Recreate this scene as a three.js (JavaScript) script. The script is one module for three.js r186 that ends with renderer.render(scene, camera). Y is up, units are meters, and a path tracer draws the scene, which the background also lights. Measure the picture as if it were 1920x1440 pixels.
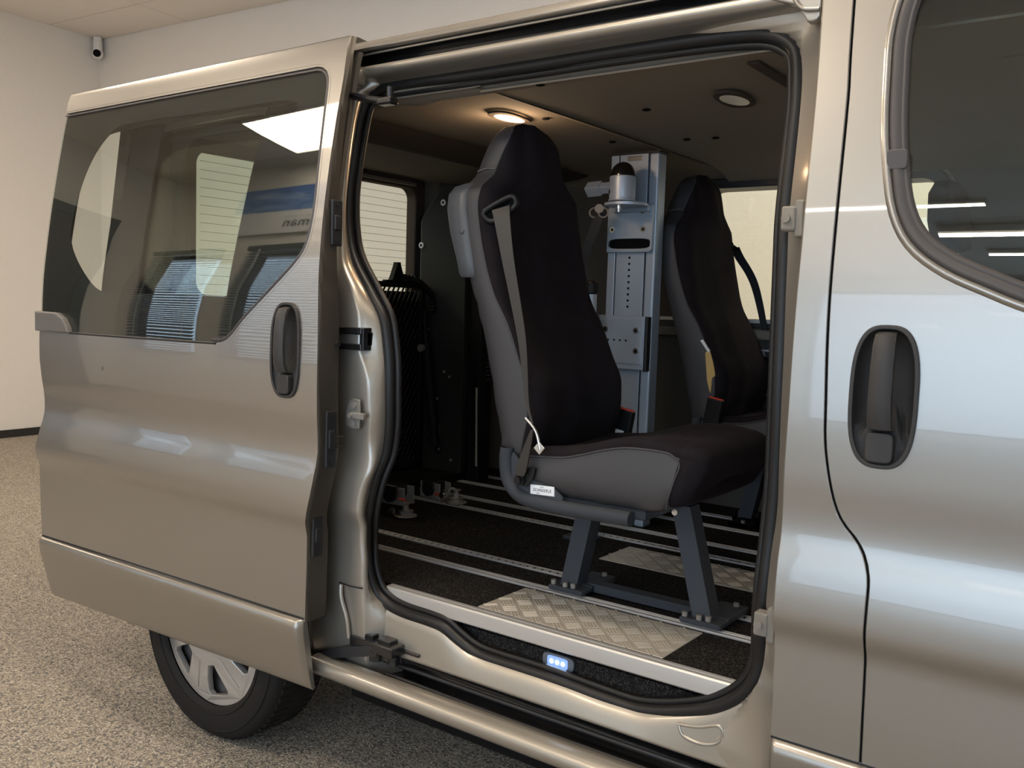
import * as THREE from 'three';
import { RoundedBoxGeometry } from 'three/addons/geometries/RoundedBoxGeometry.js';
import { mergeGeometries, toCreasedNormals } from 'three/addons/utils/BufferGeometryUtils.js';
import { RectAreaLightUniformsLib } from 'three/addons/lights/RectAreaLightUniformsLib.js';
import { Brush, Evaluator, SUBTRACTION, INTERSECTION } from 'three-bvh-csg';

// ---------------------------------------------------------------- camera, sky, lights, exposure
const scene = new THREE.Scene();
const camera = new THREE.PerspectiveCamera(45.4, 4 / 3, 0.05, 120);
camera.position.set(0, 1.33, 1.62);
{
  const yaw = -2.20411669, pitch = 0.0840472614, roll = 0.0325699831;
  const f = new THREE.Vector3(Math.cos(pitch) * Math.cos(yaw), -Math.sin(pitch), Math.cos(pitch) * Math.sin(yaw));
  const r = f.clone().cross(new THREE.Vector3(0, 1, 0)).normalize(), u = r.clone().cross(f);
  camera.up.copy(u.clone().multiplyScalar(Math.cos(roll)).addScaledVector(r, -Math.sin(roll)));
  camera.lookAt(camera.position.clone().add(f));
}
const SKY = new THREE.Color().setRGB(0.62, 0.75, 1.0);
scene.background = SKY; scene.backgroundIntensity = 3.3;
const WARM = new THREE.Color().setRGB(1, 0.85, 0.67);        // the showroom's ceiling panels
const PANEL_POWER = 14;                                      // radiance of their light
const PANEL_GLOW = 3.2;                                      // what the eye sees of the diffuser
const EXPOSURE = 1.27;
const renderer = new THREE.WebGLRenderer({ antialias: true });
renderer.toneMapping = THREE.LinearToneMapping;
renderer.toneMappingExposure = EXPOSURE;
renderer.shadowMap.enabled = true;
RectAreaLightUniformsLib.init();

// ---------------------------------------------------------------- helpers
let seed = 20240611;
const rnd = () => { seed = (seed + 0x6D2B79F5) | 0; let t = Math.imul(seed ^ (seed >>> 15), 1 | seed); t = (t + Math.imul(t ^ (t >>> 7), 61 | t)) ^ t; return ((t ^ (t >>> 14)) >>> 0) / 4294967296; };
const V = (x, y, z) => new THREE.Vector3(x, y, z);
const col = (r, g, b) => new THREE.Color().setRGB(r, g, b);
const taken = {};
const numbered = n => { const k = taken[n] = (taken[n] ?? -1) + 1; return k ? `${n}_${String(k).padStart(3, '0')}` : n; };
function tag(o, label, category, group) { o.userData.label = label; o.userData.category = category; if (group) o.userData.group = group; return o; }
function thing(name, label, category, pos = [0, 0, 0], turn = 0, group) {
  const o = new THREE.Group(); o.name = numbered(name); o.position.set(...pos); o.rotation.y = turn; scene.add(o);
  return tag(o, label, category, group);
}
// a mesh named for what it is, under its thing (or part); geometry of direct children of a thing is given in world metres when the thing carries `base`
function part(parent, name, geo, material, label) {
  const g = Array.isArray(geo) ? join(geo) : geo;
  const m = new THREE.Mesh(g, material); m.name = name; m.castShadow = m.receiveShadow = true;
  if (parent.userData.base) m.position.set(...parent.userData.base.map(v => -v));
  if (label) m.userData.label = label;
  parent.add(m); return m;
}
function structure(name, geo, material) {
  const m = new THREE.Mesh(Array.isArray(geo) ? join(geo) : geo, material); m.name = name; m.userData.kind = 'structure';
  m.castShadow = m.receiveShadow = true; scene.add(m); return m;
}
function join(list) {
  return mergeGeometries(list.map(g => { const c = g.index ? g.toNonIndexed() : g.clone(); for (const k of Object.keys(c.attributes)) if (!['position', 'normal', 'uv'].includes(k)) c.deleteAttribute(k); if (!c.attributes.uv) c.setAttribute('uv', new THREE.BufferAttribute(new Float32Array(c.attributes.position.count * 2), 2)); return c; }));
}
const move = (g, x, y, z) => g.translate(x, y, z);
const box = (x0, x1, y0, y1, z0, z1, r = 0.003) => {
  const w = Math.abs(x1 - x0), h = Math.abs(y1 - y0), d = Math.abs(z1 - z0), rr = Math.min(r, w * .45, h * .45, d * .45);
  const g = rr > 0 ? new RoundedBoxGeometry(w, h, d, 2, rr) : new THREE.BoxGeometry(w, h, d);
  return g.translate((x0 + x1) / 2, (y0 + y1) / 2, (z0 + z1) / 2);
};
const rod = (a, b, r, seg = 14, r2 = r) => {
  const d = b.clone().sub(a), g = new THREE.CylinderGeometry(r2, r, d.length(), seg);
  return g.applyQuaternion(new THREE.Quaternion().setFromUnitVectors(V(0, 1, 0), d.clone().normalize())).translate(...a.clone().add(b).multiplyScalar(.5).toArray());
};
const pipe = (pts, r, n = 60, seg = 12, closed = false, tension = .5) => new THREE.TubeGeometry(new THREE.CatmullRomCurve3(pts, closed, 'catmullrom', tension), n, r, seg, closed);
const dense = (pts, n, closed = false, tension = .5) => new THREE.CatmullRomCurve3(pts, closed, 'catmullrom', tension).getSpacedPoints(n);
// a smooth surface through rows of points
function loft(rows, { crease = 0, closeRow = false } = {}) {
  const R = rows.length, N = rows[0].length, pos = [], uv = [], idx = [];
  for (let i = 0; i < R; i++) { let s = 0; for (let j = 0; j < N; j++) { const p = rows[i][j]; if (j) s += p.distanceTo(rows[i][j - 1]); pos.push(p.x, p.y, p.z); uv.push(s, i ? (uv[(((i - 1) * N) + j) * 2 + 1] + p.distanceTo(rows[i - 1][j])) : 0); } }
  const M = closeRow ? N : N - 1;
  for (let i = 0; i < R - 1; i++) for (let j = 0; j < M; j++) { const k = (j + 1) % N, a = i * N + j, b = i * N + k, c = (i + 1) * N + j, d = (i + 1) * N + k; idx.push(a, b, d, a, d, c); }
  let g = new THREE.BufferGeometry();
  g.setAttribute('position', new THREE.Float32BufferAttribute(pos, 3)); g.setAttribute('uv', new THREE.Float32BufferAttribute(uv, 2)); g.setIndex(idx);
  if (crease) return toCreasedNormals(g, crease);
  g.computeVertexNormals(); return g;
}
// a fan that closes a ring of points
function cap(ring) {
  const c = ring.reduce((s, p) => s.add(p), V(0, 0, 0)).multiplyScalar(1 / ring.length), pos = [], n = ring.length;
  for (let i = 0; i < n; i++) for (const p of [c, ring[i], ring[(i + 1) % n]]) pos.push(p.x, p.y, p.z);
  const g = new THREE.BufferGeometry(); g.setAttribute('position', new THREE.Float32BufferAttribute(pos, 3)); g.computeVertexNormals(); return g;
}
const shapeOf = pts => new THREE.Shape(pts.map(p => new THREE.Vector2(p[0], p[1])));
function slab(pts, z0, z1, { holes = [], bevel = 0, curve = 12 } = {}) {       // a plate with its outline in x, y
  const s = shapeOf(pts); holes.forEach(h => s.holes.push(new THREE.Path(h.map(p => new THREE.Vector2(p[0], p[1])))));
  const g = new THREE.ExtrudeGeometry(s, { depth: Math.abs(z1 - z0) - 2 * bevel, bevelEnabled: bevel > 0, bevelThickness: bevel, bevelSize: bevel, bevelOffset: -bevel, bevelSegments: 3, curveSegments: curve, steps: 1 });
  return g.translate(0, 0, Math.min(z0, z1) + bevel);
}
const oval = (cx, cy, w, h, n = 40, e = 2.6) => Array.from({ length: n }, (_, i) => { const t = i / n * Math.PI * 2, c = Math.cos(t), s = Math.sin(t); return [cx + w / 2 * Math.sign(c) * Math.abs(c) ** (2 / e), cy + h / 2 * Math.sign(s) * Math.abs(s) ** (2 / e)]; });
const evaluator = new Evaluator(); evaluator.attributes = ['position', 'normal', 'uv'];
function boolean(a, b, op) {
  const plain = g => { const c = g.index ? g.toNonIndexed() : g.clone(); if (!c.attributes.uv) c.setAttribute('uv', new THREE.BufferAttribute(new Float32Array(c.attributes.position.count * 2), 2)); return c; };
  const A = new Brush(plain(a)), B = new Brush(plain(b)); A.updateMatrixWorld(); B.updateMatrixWorld();
  return evaluator.evaluate(A, B, op).geometry;
}
// monotone cubic through (x, y)
function through(x, y) {
  const n = x.length, h = [], d = [], m = new Array(n).fill(0);
  for (let i = 0; i < n - 1; i++) { h[i] = x[i + 1] - x[i]; d[i] = (y[i + 1] - y[i]) / h[i]; }
  for (let i = 1; i < n - 1; i++) if (d[i - 1] * d[i] > 0) { const a = 2 * h[i] + h[i - 1], b = h[i] + 2 * h[i - 1]; m[i] = (a + b) / (a / d[i - 1] + b / d[i]); }
  m[0] = d[0]; m[n - 1] = d[n - 2];
  return v => {
    if (v <= x[0]) return y[0] + m[0] * (v - x[0]); if (v >= x[n - 1]) return y[n - 1] + m[n - 1] * (v - x[n - 1]);
    let i = 0; while (v > x[i + 1]) i++;
    const t = (v - x[i]) / h[i], t2 = t * t, t3 = t2 * t;
    return (2 * t3 - 3 * t2 + 1) * y[i] + (t3 - 2 * t2 + t) * h[i] * m[i] + (3 * t2 - 2 * t3) * y[i + 1] + (t3 - t2) * h[i] * m[i + 1];
  };
}

// ---------------------------------------------------------------- procedural textures
function texture(size, fill, { srgb = false, repeat = 1 } = {}) {
  const d = new Uint8Array(size * size * 4), px = new Float32Array(size * size * 3); fill(px, size);
  for (let i = 0; i < size * size; i++) { for (let k = 0; k < 3; k++) { const v = Math.min(1, Math.max(0, px[i * 3 + k])); d[i * 4 + k] = 255 * (srgb ? (v <= .0031308 ? 12.92 * v : 1.055 * v ** (1 / 2.4) - .055) : v); } d[i * 4 + 3] = 255; }
  const t = new THREE.DataTexture(d, size, size); t.wrapS = t.wrapT = THREE.RepeatWrapping; t.magFilter = THREE.LinearFilter; t.minFilter = THREE.LinearMipmapLinearFilter; t.generateMipmaps = true;
  if (srgb) t.colorSpace = THREE.SRGBColorSpace; t.repeat.set(repeat, repeat); t.needsUpdate = true; return t;
}
const hash = (x, y, k) => { let h = Math.imul(x + 374761393, 668265263) ^ Math.imul(y + 1274126177, 2147483647 ^ k * 97); h = Math.imul(h ^ (h >>> 13), 1274126177); return ((h ^ (h >>> 16)) >>> 0) / 4294967296; };
function noise(x, y, p, k) { const xi = Math.floor(x), yi = Math.floor(y), fx = x - xi, fy = y - yi, w = a => ((a % p) + p) % p, s = t => t * t * (3 - 2 * t); const a = hash(w(xi), w(yi), k), b = hash(w(xi + 1), w(yi), k), c = hash(w(xi), w(yi + 1), k), e = hash(w(xi + 1), w(yi + 1), k); return a + (b - a) * s(fx) + (c - a) * s(fy) + (a - b - c + e) * s(fx) * s(fy); }
const blobs = (px, size, count, r0, r1, palette, aspect = 1) => {      // short curls of yarn
  for (let i = 0; i < count; i++) {
    const cx = rnd() * size, cy = rnd() * size, r = r0 + rnd() * (r1 - r0), a = rnd() * Math.PI, c = palette[Math.floor(rnd() * palette.length)], j = .8 + rnd() * .4, R = Math.ceil(r * aspect);
    for (let y = -R; y <= R; y++) for (let x = -R; x <= R; x++) {
      const u = (x * Math.cos(a) + y * Math.sin(a)) / aspect, v = -x * Math.sin(a) + y * Math.cos(a), q = (u * u + v * v) / (r * r); if (q > 1) continue;
      const k = (((Math.floor(cy) + y + size) % size) * size + (Math.floor(cx) + x + size) % size) * 3, s = j * (1 - .45 * q);
      for (let n = 0; n < 3; n++) px[k + n] = c[n] * s;
    }
  }
};
const carpetTex = texture(1024, (px, n) => { px.fill(.12); blobs(px, n, 60000, 1.9, 3.0, [[.52, .46, .38], [.42, .37, .30], [.60, .53, .44], [.34, .30, .24], [.22, .19, .16], [.40, .35, .29], [.50, .43, .35]], 1.9); }, { srgb: true });
const matTex = texture(512, (px, n) => { px.fill(.003); blobs(px, n, 22000, 1, 2, [[.016, .0145, .0145], [.030, .027, .026], [.011, .010, .010], [.075, .068, .064], [.016, .0145, .014]], 2.4); }, { srgb: true });
const clothTex = texture(512, (px, n) => { for (let y = 0; y < n; y++) for (let x = 0; x < n; x++) { const f = .75 + .3 * noise(x / 3, y / 3, n / 3 | 0, 3) + .25 * noise(x / 40, y / 40, 12, 5) + (rnd() - .5) * .35; const k = (y * n + x) * 3; px[k] = .0155 * f; px[k + 1] = .0125 * f; px[k + 2] = .0145 * f; } }, { srgb: true });
const grainTex = texture(256, (px, n) => { for (let y = 0; y < n; y++) for (let x = 0; x < n; x++) { const v = .5 * noise(x / 4, y / 4, 64, 1) + .5 * rnd(), k = (y * n + x) * 3; px[k] = px[k + 1] = px[k + 2] = v; } });
const wallTex = texture(256, (px, n) => { for (let y = 0; y < n; y++) for (let x = 0; x < n; x++) { const v = .35 * noise(x / 16, y / 16, 16, 1) + .65 * noise(x / 3, y / 3, 85, 2), k = (y * n + x) * 3; px[k] = px[k + 1] = px[k + 2] = v; } });
const scaled = (t, r) => { const c = t.clone(); c.repeat.set(r, r); c.needsUpdate = true; return c; };

// ---------------------------------------------------------------- materials
const P = o => new THREE.MeshPhysicalMaterial(o), S_ = o => new THREE.MeshStandardMaterial(o);
const M = {
  paint: P({ color: col(.37, .352, .325), metalness: .86, roughness: .36, clearcoat: 1, clearcoatRoughness: .03 }),
  jamb: P({ color: col(.40, .365, .315), metalness: .66, roughness: .38, clearcoat: .7, clearcoatRoughness: .12 }),
  trimPaint: P({ color: col(.34, .315, .28), metalness: .8, roughness: .36, clearcoat: .8, clearcoatRoughness: .12 }),
  rubber: S_({ color: col(.014, .014, .016), roughness: .5 }),
  sealRubber: P({ color: col(.012, .0115, .012), roughness: .42, specularIntensity: .7 }),
  weather: S_({ color: col(.075, .065, .062), roughness: .5 }),
  blackGloss: P({ color: col(.01, .01, .011), roughness: .25, clearcoat: .4, clearcoatRoughness: .2 }),
  frit: S_({ color: col(.012, .010, .010), roughness: .95 }),
  handle: S_({ color: col(.034, .031, .03), roughness: .5, bumpMap: scaled(grainTex, 60), bumpScale: .0002 }),
  plasticGrey: S_({ color: col(.13, .12, .11), roughness: .55 }),
  glass: P({ color: col(.93, .965, .94), transmission: 1, thickness: 0, roughness: 0, ior: 1.5, metalness: 0 }),
  tyre: P({ color: col(.014, .0125, .012), roughness: .75, specularIntensity: .5 }),
  rim: P({ color: col(.52, .50, .48), metalness: .6, roughness: .42, clearcoat: .4, clearcoatRoughness: .25 }),
  rimInner: S_({ color: col(.16, .15, .145), metalness: .4, roughness: .5 }),
  dark: P({ color: col(.005, .005, .0055), roughness: .8, specularIntensity: .2 }),
  underbody: P({ color: col(.008, .0075, .0075), roughness: .9, specularIntensity: .2 }),
  mat: P({ map: scaled(matTex, 3.2), specularIntensity: .15, roughness: .95, bumpMap: scaled(matTex, 3.2), bumpScale: .002 }),
  riserMat: P({ map: scaled(matTex, 3.2), color: col(1.0, 1.0, 1.0), roughness: .95, specularIntensity: .55, bumpMap: scaled(matTex, 3.2), bumpScale: .003 }),
  alu: S_({ color: col(.60, .59, .58), metalness: .65, roughness: .40 }),
  aluMatte: S_({ color: col(.56, .575, .60), metalness: .75, roughness: .45 }),
  tread: S_({ color: col(.62, .57, .50), metalness: .6, roughness: .42 }),
  zinc: S_({ color: col(.36, .34, .31), metalness: .8, roughness: .45, bumpMap: scaled(grainTex, 20), bumpScale: .0004 }),
  steel: S_({ color: col(.7, .7, .7), metalness: 1, roughness: .25 }),
  column: S_({ color: col(.40, .46, .54), metalness: .4, roughness: .42 }),
  powder: P({ color: col(.055, .062, .075), metalness: .45, roughness: .42, bumpMap: scaled(grainTex, 50), bumpScale: .0004 }),
  vinyl: P({ color: col(.045, .043, .046), roughness: .42, bumpMap: scaled(grainTex, 40), bumpScale: .00025, clearcoat: .12, clearcoatRoughness: .4 }),
  cloth: P({ map: scaled(clothTex, 3), roughness: .95, specularIntensity: .2, sheen: .25, sheenRoughness: .5, sheenColor: col(.12, .085, .09) }),
  hardBack: P({ color: col(.07, .073, .08), roughness: .42 }),
  belt: S_({ color: col(.030, .026, .022), roughness: .55 }),
  beltDark: S_({ color: col(.02, .021, .025), roughness: .5 }),
  bucklePlastic: P({ color: col(.009, .009, .0095), roughness: .4, specularIntensity: .6 }),
  red: S_({ color: col(.55, .05, .025), roughness: .45 }),
  paper: S_({ color: col(.78, .78, .80), roughness: .6 }),
  foam: S_({ color: col(.62, .42, .16), roughness: .9 }),
  headliner: S_({ color: col(.20, .175, .145), roughness: .95, bumpMap: scaled(grainTex, 30), bumpScale: .0003 }),
  headDark: P({ color: col(.06, .05, .044), roughness: .9, specularIntensity: .3 }),
  trimInner: P({ color: col(.085, .077, .068), roughness: .7, specularIntensity: .4 }),
  lens: P({ color: col(.85, .82, .74), roughness: .35 }),
  wall: S_({ color: col(.80, .77, .73), roughness: .92, bumpMap: scaled(wallTex, 1.6), bumpScale: .0012 }),
  ceilTile: S_({ color: col(.80, .745, .68), roughness: .95, bumpMap: scaled(wallTex, 3), bumpScale: .0006 }),
  grid: S_({ color: col(.62, .585, .54), roughness: .6 }),
  carpet: S_({ map: scaled(carpetTex, 1 / 1.15), roughness: 1, bumpMap: scaled(carpetTex, 1 / 1.15), bumpScale: .006 }),
  base: S_({ color: col(.018, .018, .02), roughness: .5 }),
  frameDark: S_({ color: col(.03, .03, .033), roughness: .45 }),
  darkWood: S_({ color: col(.035, .022, .018), roughness: .5 }),
  slat: S_({ color: col(.10, .12, .16), metalness: .2, roughness: .4 }),
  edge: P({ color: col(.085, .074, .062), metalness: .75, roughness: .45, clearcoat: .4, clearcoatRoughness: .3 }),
  white: S_({ color: col(.8, .8, .79), roughness: .45 }),
};
M.glow = S_({ color: col(.9, .88, .82), roughness: .5, emissive: WARM, emissiveIntensity: PANEL_GLOW });

// ---------------------------------------------------------------- the showroom (its walls stand 4.2 degrees off the van)
const TURN = 0.0734, O = [-8.62, 0, -3.27], LONG = 15, DEEP = 11, HIGH = 3.75, BAY = 4.2, FRONT = 6.55;
const inRoom = (u, y, w) => V(O[0] + u * Math.cos(TURN) + w * Math.sin(TURN), y, O[2] - u * Math.sin(TURN) + w * Math.cos(TURN));
const place = m => { m.position.set(...O); m.rotation.y = TURN; return m; };
const flat = (x0, x1, y0, y1, z0, z1) => {                           // a box with uv in metres
  const g = new THREE.BoxGeometry(x1 - x0, y1 - y0, z1 - z0).translate((x0 + x1) / 2, (y0 + y1) / 2, (z0 + z1) / 2), p = g.attributes.position, n = g.attributes.normal, uv = g.attributes.uv;
  for (let i = 0; i < p.count; i++) { const ax = Math.abs(n.getX(i)), ay = Math.abs(n.getY(i)); uv.setXY(i, ax > .5 ? p.getZ(i) : p.getX(i), ay > .5 ? p.getZ(i) : p.getY(i)); }
  return g;
};
place(structure('floor', flat(-.2, LONG + .2, -.15, 0, -.2, DEEP + .2), M.carpet));
place(structure('wall_back', flat(-.2, LONG + .2, 0, HIGH + .1, -.2, 0), M.wall));
place(structure('wall_left', flat(-.2, 0, 0, HIGH + .1, 0, FRONT + .15), M.wall));
place(structure('wall_right', flat(LONG, LONG + .2, 0, HIGH + .1, 0, DEEP), M.wall));
place(structure('wall_return', flat(BAY, BAY + .15, 0, HIGH + .1, FRONT, DEEP), M.wall));
const OPEN = [[.32, 1.42, .9, 2.72], [1.85, 3.1, .9, 2.72]];            // the two windows with blinds: u0, u1, y0, y1
place(structure('wall_front', [flat(0, BAY, 0, .9, FRONT, FRONT + .15), flat(0, BAY, 2.72, HIGH + .1, FRONT, FRONT + .15), flat(0, .32, .9, 2.72, FRONT, FRONT + .15), flat(1.42, 1.85, .9, 2.72, FRONT, FRONT + .15), flat(3.1, BAY, .9, 2.72, FRONT, FRONT + .15)], M.wall));
place(structure('wall_far', [flat(BAY, LONG, 0, .25, DEEP, DEEP + .2), flat(BAY, LONG, 3.35, HIGH + .1, DEEP, DEEP + .2), flat(BAY, BAY + .6, .25, 3.35, DEEP, DEEP + .2), flat(LONG - .6, LONG, .25, 3.35, DEEP, DEEP + .2)], M.wall));
place(structure('baseboard_left', flat(0, .018, 0, .07, 0, FRONT), M.base));
place(structure('baseboard_back', flat(.018, LONG, 0, .07, 0, .018), M.base));
{
  const d = place(structure('door_1', [flat(0, .05, 0, 3.05, 3.55, 3.65), flat(0, .05, 0, 3.05, 6.1, 6.2), flat(0, .05, 2.95, 3.05, 3.65, 6.1)], M.frameDark));
  for (const [a, b] of [[3.66, 4.87], [4.88, 6.09]]) { part(d, 'door_leaf', flat(.005, .04, .01, 2.94, a, b), M.darkWood); part(d, 'door_handle', flat(.04, .07, 1.0, 1.3, a < 4 ? b - .08 : a + .05, a < 4 ? b - .05 : a + .08), M.steel); }
}
// windows: frame, panes
OPEN.forEach(([u0, u1, y0, y1], i) => {
  const f = place(structure(`window_${i + 1}`, [flat(u0, u1, y0, y0 + .05, FRONT + .06, FRONT + .12), flat(u0, u1, y1 - .05, y1, FRONT + .06, FRONT + .12), flat(u0, u0 + .05, y0, y1, FRONT + .06, FRONT + .12), flat(u1 - .05, u1, y0, y1, FRONT + .06, FRONT + .12)], M.frameDark));
  part(f, 'window_pane', flat(u0 + .05, u1 - .05, y0 + .05, y1 - .05, FRONT + .085, FRONT + .09), M.glass);
});
{
  const n = 3, u0 = BAY + .6, u1 = LONG - .6, st = (u1 - u0) / n, bars = [flat(u0, u1, .25, .32, DEEP + .04, DEEP + .12), flat(u0, u1, 3.28, 3.35, DEEP + .04, DEEP + .12)];
  for (let i = 0; i <= n; i++) bars.push(flat(u0 + i * st - .035, u0 + i * st + .035, .25, 3.35, DEEP + .04, DEEP + .12));
  const f = place(structure('window_3', bars, M.frameDark));
  for (let i = 0; i < n; i++) part(f, 'window_pane', flat(u0 + i * st + .035, u0 + (i + 1) * st - .035, .32, 3.28, DEEP + .075, DEEP + .081), M.glass);
}
// ceiling: a slab, a grid of bars, and each tile a piece of its own
const TU = 1.29, TW = .645, FIRST = .515;
const lampCells = new Set(['6,1', '8,1', '5,3', '8,3', '0,5', '2,5', '5,6', '8,5', '2,9', '4,9']);
const ceiling = place(structure('ceiling', [flat(-.2, LONG + .2, HIGH + .03, HIGH + .2, -.2, DEEP + .2)], M.grid));
{
  const variants = [0, 1, 2].map(i => { const m = M.ceilTile.clone(); m.color.multiplyScalar(1 - .02 * i); return m; });
  const full = new THREE.BoxGeometry(TU - .012, .028, TW - .012), firstRow = new THREE.BoxGeometry(TU - .012, .028, FIRST - .012);
  for (let i = 0; i * TU < LONG - .3; i++) for (let j = 0; FIRST + (j - 1) * TW < DEEP - .3; j++) {
    const w0 = j ? FIRST + (j - 1) * TW : 0, w1 = FIRST + j * TW;
    if (i * TU + TU > LONG || w1 > DEEP || (i < 3 && w1 > FRONT + .3) || lampCells.has(`${i},${j}`)) continue;
    const t = part(ceiling, 'ceiling_tile', j ? full : firstRow, variants[(i * 7 + j * 3) % 3]);
    t.position.set((i + .5) * TU, HIGH + .016, (w0 + w1) / 2);
  }
  for (let i = 0; i * TU < LONG; i++) part(ceiling, 'grid_bar', flat(i * TU - .006, i * TU + .006, HIGH + .004, HIGH + .03, 0, i < 4 ? FRONT : DEEP), M.grid);
  for (let j = 0; FIRST + j * TW < DEEP; j++) part(ceiling, 'grid_bar', flat(FIRST + j * TW > FRONT ? BAY : 0, LONG, HIGH + .0045, HIGH + .03, FIRST + j * TW - .006, FIRST + j * TW + .006), M.grid);
}
// recessed panel lights
function lightAt(parent, w, d, power, colour, y) {
  const l = new THREE.RectAreaLight(colour, power, w, d); l.position.set(0, y, 0); l.rotation.x = -Math.PI / 2; l.castShadow = true; parent.add(l); return l;
}
for (const cell of lampCells) {
  const [i, j] = cell.split(',').map(Number), c = inRoom((i + (cell === '2,9' ? .22 : .5)) * TU, HIGH, FIRST + (j - .5) * TW);
  const t = thing('ceiling_light', cell === '2,9' ? 'double panel light mirrored bright in the sliding door window' : 'recessed rectangular panel light glowing in the tiled ceiling', 'ceiling light', [c.x, HIGH, c.z], TURN, cell === '2,9' ? undefined : 'panel lights in the showroom ceiling');
  const w = TU - .02, d = TW - .02;
  part(t, 'frame', [box(-w / 2, w / 2, -.004, .02, -d / 2, -d / 2 + .03), box(-w / 2, w / 2, -.004, .02, d / 2 - .03, d / 2), box(-w / 2, -w / 2 + .03, -.004, .02, -d / 2, d / 2), box(w / 2 - .03, w / 2, -.004, .02, -d / 2, d / 2), box(-w / 2, w / 2, -.004, .02, -.02, .02)], M.white);
  part(t, 'diffuser', box(-w / 2 + .02, w / 2 - .02, .004, .014, -d / 2 + .02, -.015), M.glow); part(t, 'diffuser', box(-w / 2 + .02, w / 2 - .02, .004, .014, .015, d / 2 - .02), M.glow);
  lightAt(t, w - .06, d - .06, PANEL_POWER, WARM, -.008);
}
// linear lights further down the showroom
for (const [x0, x1, z, label] of [[-3.3, -1.15, 4.65, 'linear light mirrored as the topmost stripe in the front door window'], [-1.56, .75, 5.25, 'linear light mirrored as the middle stripe in the front door window'], [-1.3, 1.0, 5.8, 'linear light mirrored as the lowest stripe in the front door window']]) {
  const t = thing('strip_light', label, 'strip light', [(x0 + x1) / 2, HIGH, z]);
  part(t, 'housing', box((x0 - x1) / 2, (x1 - x0) / 2, -.045, .0, -.05, .05, .004), M.white);
  part(t, 'diffuser', box((x0 - x1) / 2 + .01, (x1 - x0) / 2 - .01, -.05, -.04, -.04, .04, .002), M.glow);
  lightAt(t, x1 - x0 - .02, .07, 38, col(1, .95, .88), -.055);
}
// blinds
OPEN.forEach(([u0, u1, y0, y1], i) => {
  const c = inRoom((u0 + u1) / 2, y0, FRONT - .03), w = u1 - u0 + .04, h = y1 - y0;
  const t = thing('venetian_blind', ['narrow blue grey slatted blind on the window nearest the room corner', 'wide blue grey slatted blind on the window under the blue banner'][i], 'blind', [c.x, y0, c.z], TURN);
  part(t, 'head_rail', box(-w / 2, w / 2, h - .01, h + .035, -.02, .02), M.frameDark);
  part(t, 'bottom_rail', box(-w / 2, w / 2, .0, .018, -.016, .016), M.frameDark);
  const sl = loft([-.5, 0, .5].map(s => [[-.013, -.016], [-.007, -.007], [0, 0], [.007, .007], [.013, .013]].map(([z, y]) => V(s * w, y + .004 * Math.cos(z * 60), z))));
  for (let k = 0; k < 42; k++) { const m = part(t, 'slat', sl, M.slat); m.position.y = .045 + k * (h - .07) / 41.5; }
  for (const s of [-.36, .36]) part(t, 'ladder_cord', rod(V(s * w, .01, -.022), V(s * w, h, -.022), .0035, 6), M.white);
});
// banner above the second window
{
  const w = 1.45, h = .62, cv = document.createElement('canvas'); cv.width = 1024; cv.height = 488; const g = cv.getContext('2d');
  g.fillStyle = '#e9ebf0'; g.fillRect(0, 0, 1024, 488); const gr = g.createLinearGradient(0, 0, 1024, 0); gr.addColorStop(0, '#2c58a4'); gr.addColorStop(1, '#4c7fc6'); g.fillStyle = gr; g.fillRect(0, 0, 1024, 250);
  for (let k = 0; k < 60; k++) { g.fillStyle = `rgba(225,235,248,${.05 + .1 * rnd()})`; g.beginPath(); g.ellipse(rnd() * 1024, 60 + rnd() * 190, 50 + rnd() * 110, 10 + rnd() * 28, 0, 0, 7); g.fill(); }
  g.fillStyle = '#20242c'; g.font = 'bold 120px sans-serif'; g.fillText('man', 200, 430); g.beginPath(); g.moveTo(40, 350); g.quadraticCurveTo(120, 395, 190, 385); g.lineTo(175, 415); g.quadraticCurveTo(100, 410, 40, 350); g.fill();
  g.fillStyle = '#20242c'; g.font = '26px sans-serif'; for (let k = 0; k < 9; k++) g.fillRect(230 + k * 28, 318, 9, 5);
  const t = new THREE.CanvasTexture(cv); t.colorSpace = THREE.SRGBColorSpace;
  const c = inRoom(2.08, 2.86, FRONT - .012), o = thing('banner', 'blue cloud banner with the word man on a white band', 'banner', [c.x, 2.86, c.z], TURN);
  part(o, 'panel', box(-w / 2, w / 2, 0, h, -.008, .008, .002), M.white);
  const pr = new THREE.PlaneGeometry(w - .01, h - .01).rotateY(Math.PI).translate(0, h / 2, -.0095);
  part(o, 'print', pr, S_({ map: t, roughness: .5 }));
}
// camera in the room's corner
{
  const c = inRoom(.07, HIGH - .0, .075), o = thing('security_camera', 'small white cylindrical camera hanging in the ceiling corner', 'camera', [c.x, c.y, c.z], .9);
  part(o, 'mount', box(-.035, .035, -.05, 0, -.035, .035, .01), M.white);
  part(o, 'housing', rod(V(0, -.04, 0), V(0, -.15, .0), .042, 24), M.white);
  part(o, 'head', [new THREE.SphereGeometry(.05, 24, 16).scale(1, 1.05, 1).translate(0, -.155, .004)], M.white);
  part(o, 'lens', rod(V(0, -.160, .04), V(0, -.163, .058), .034, 24), M.dark);
}

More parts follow.
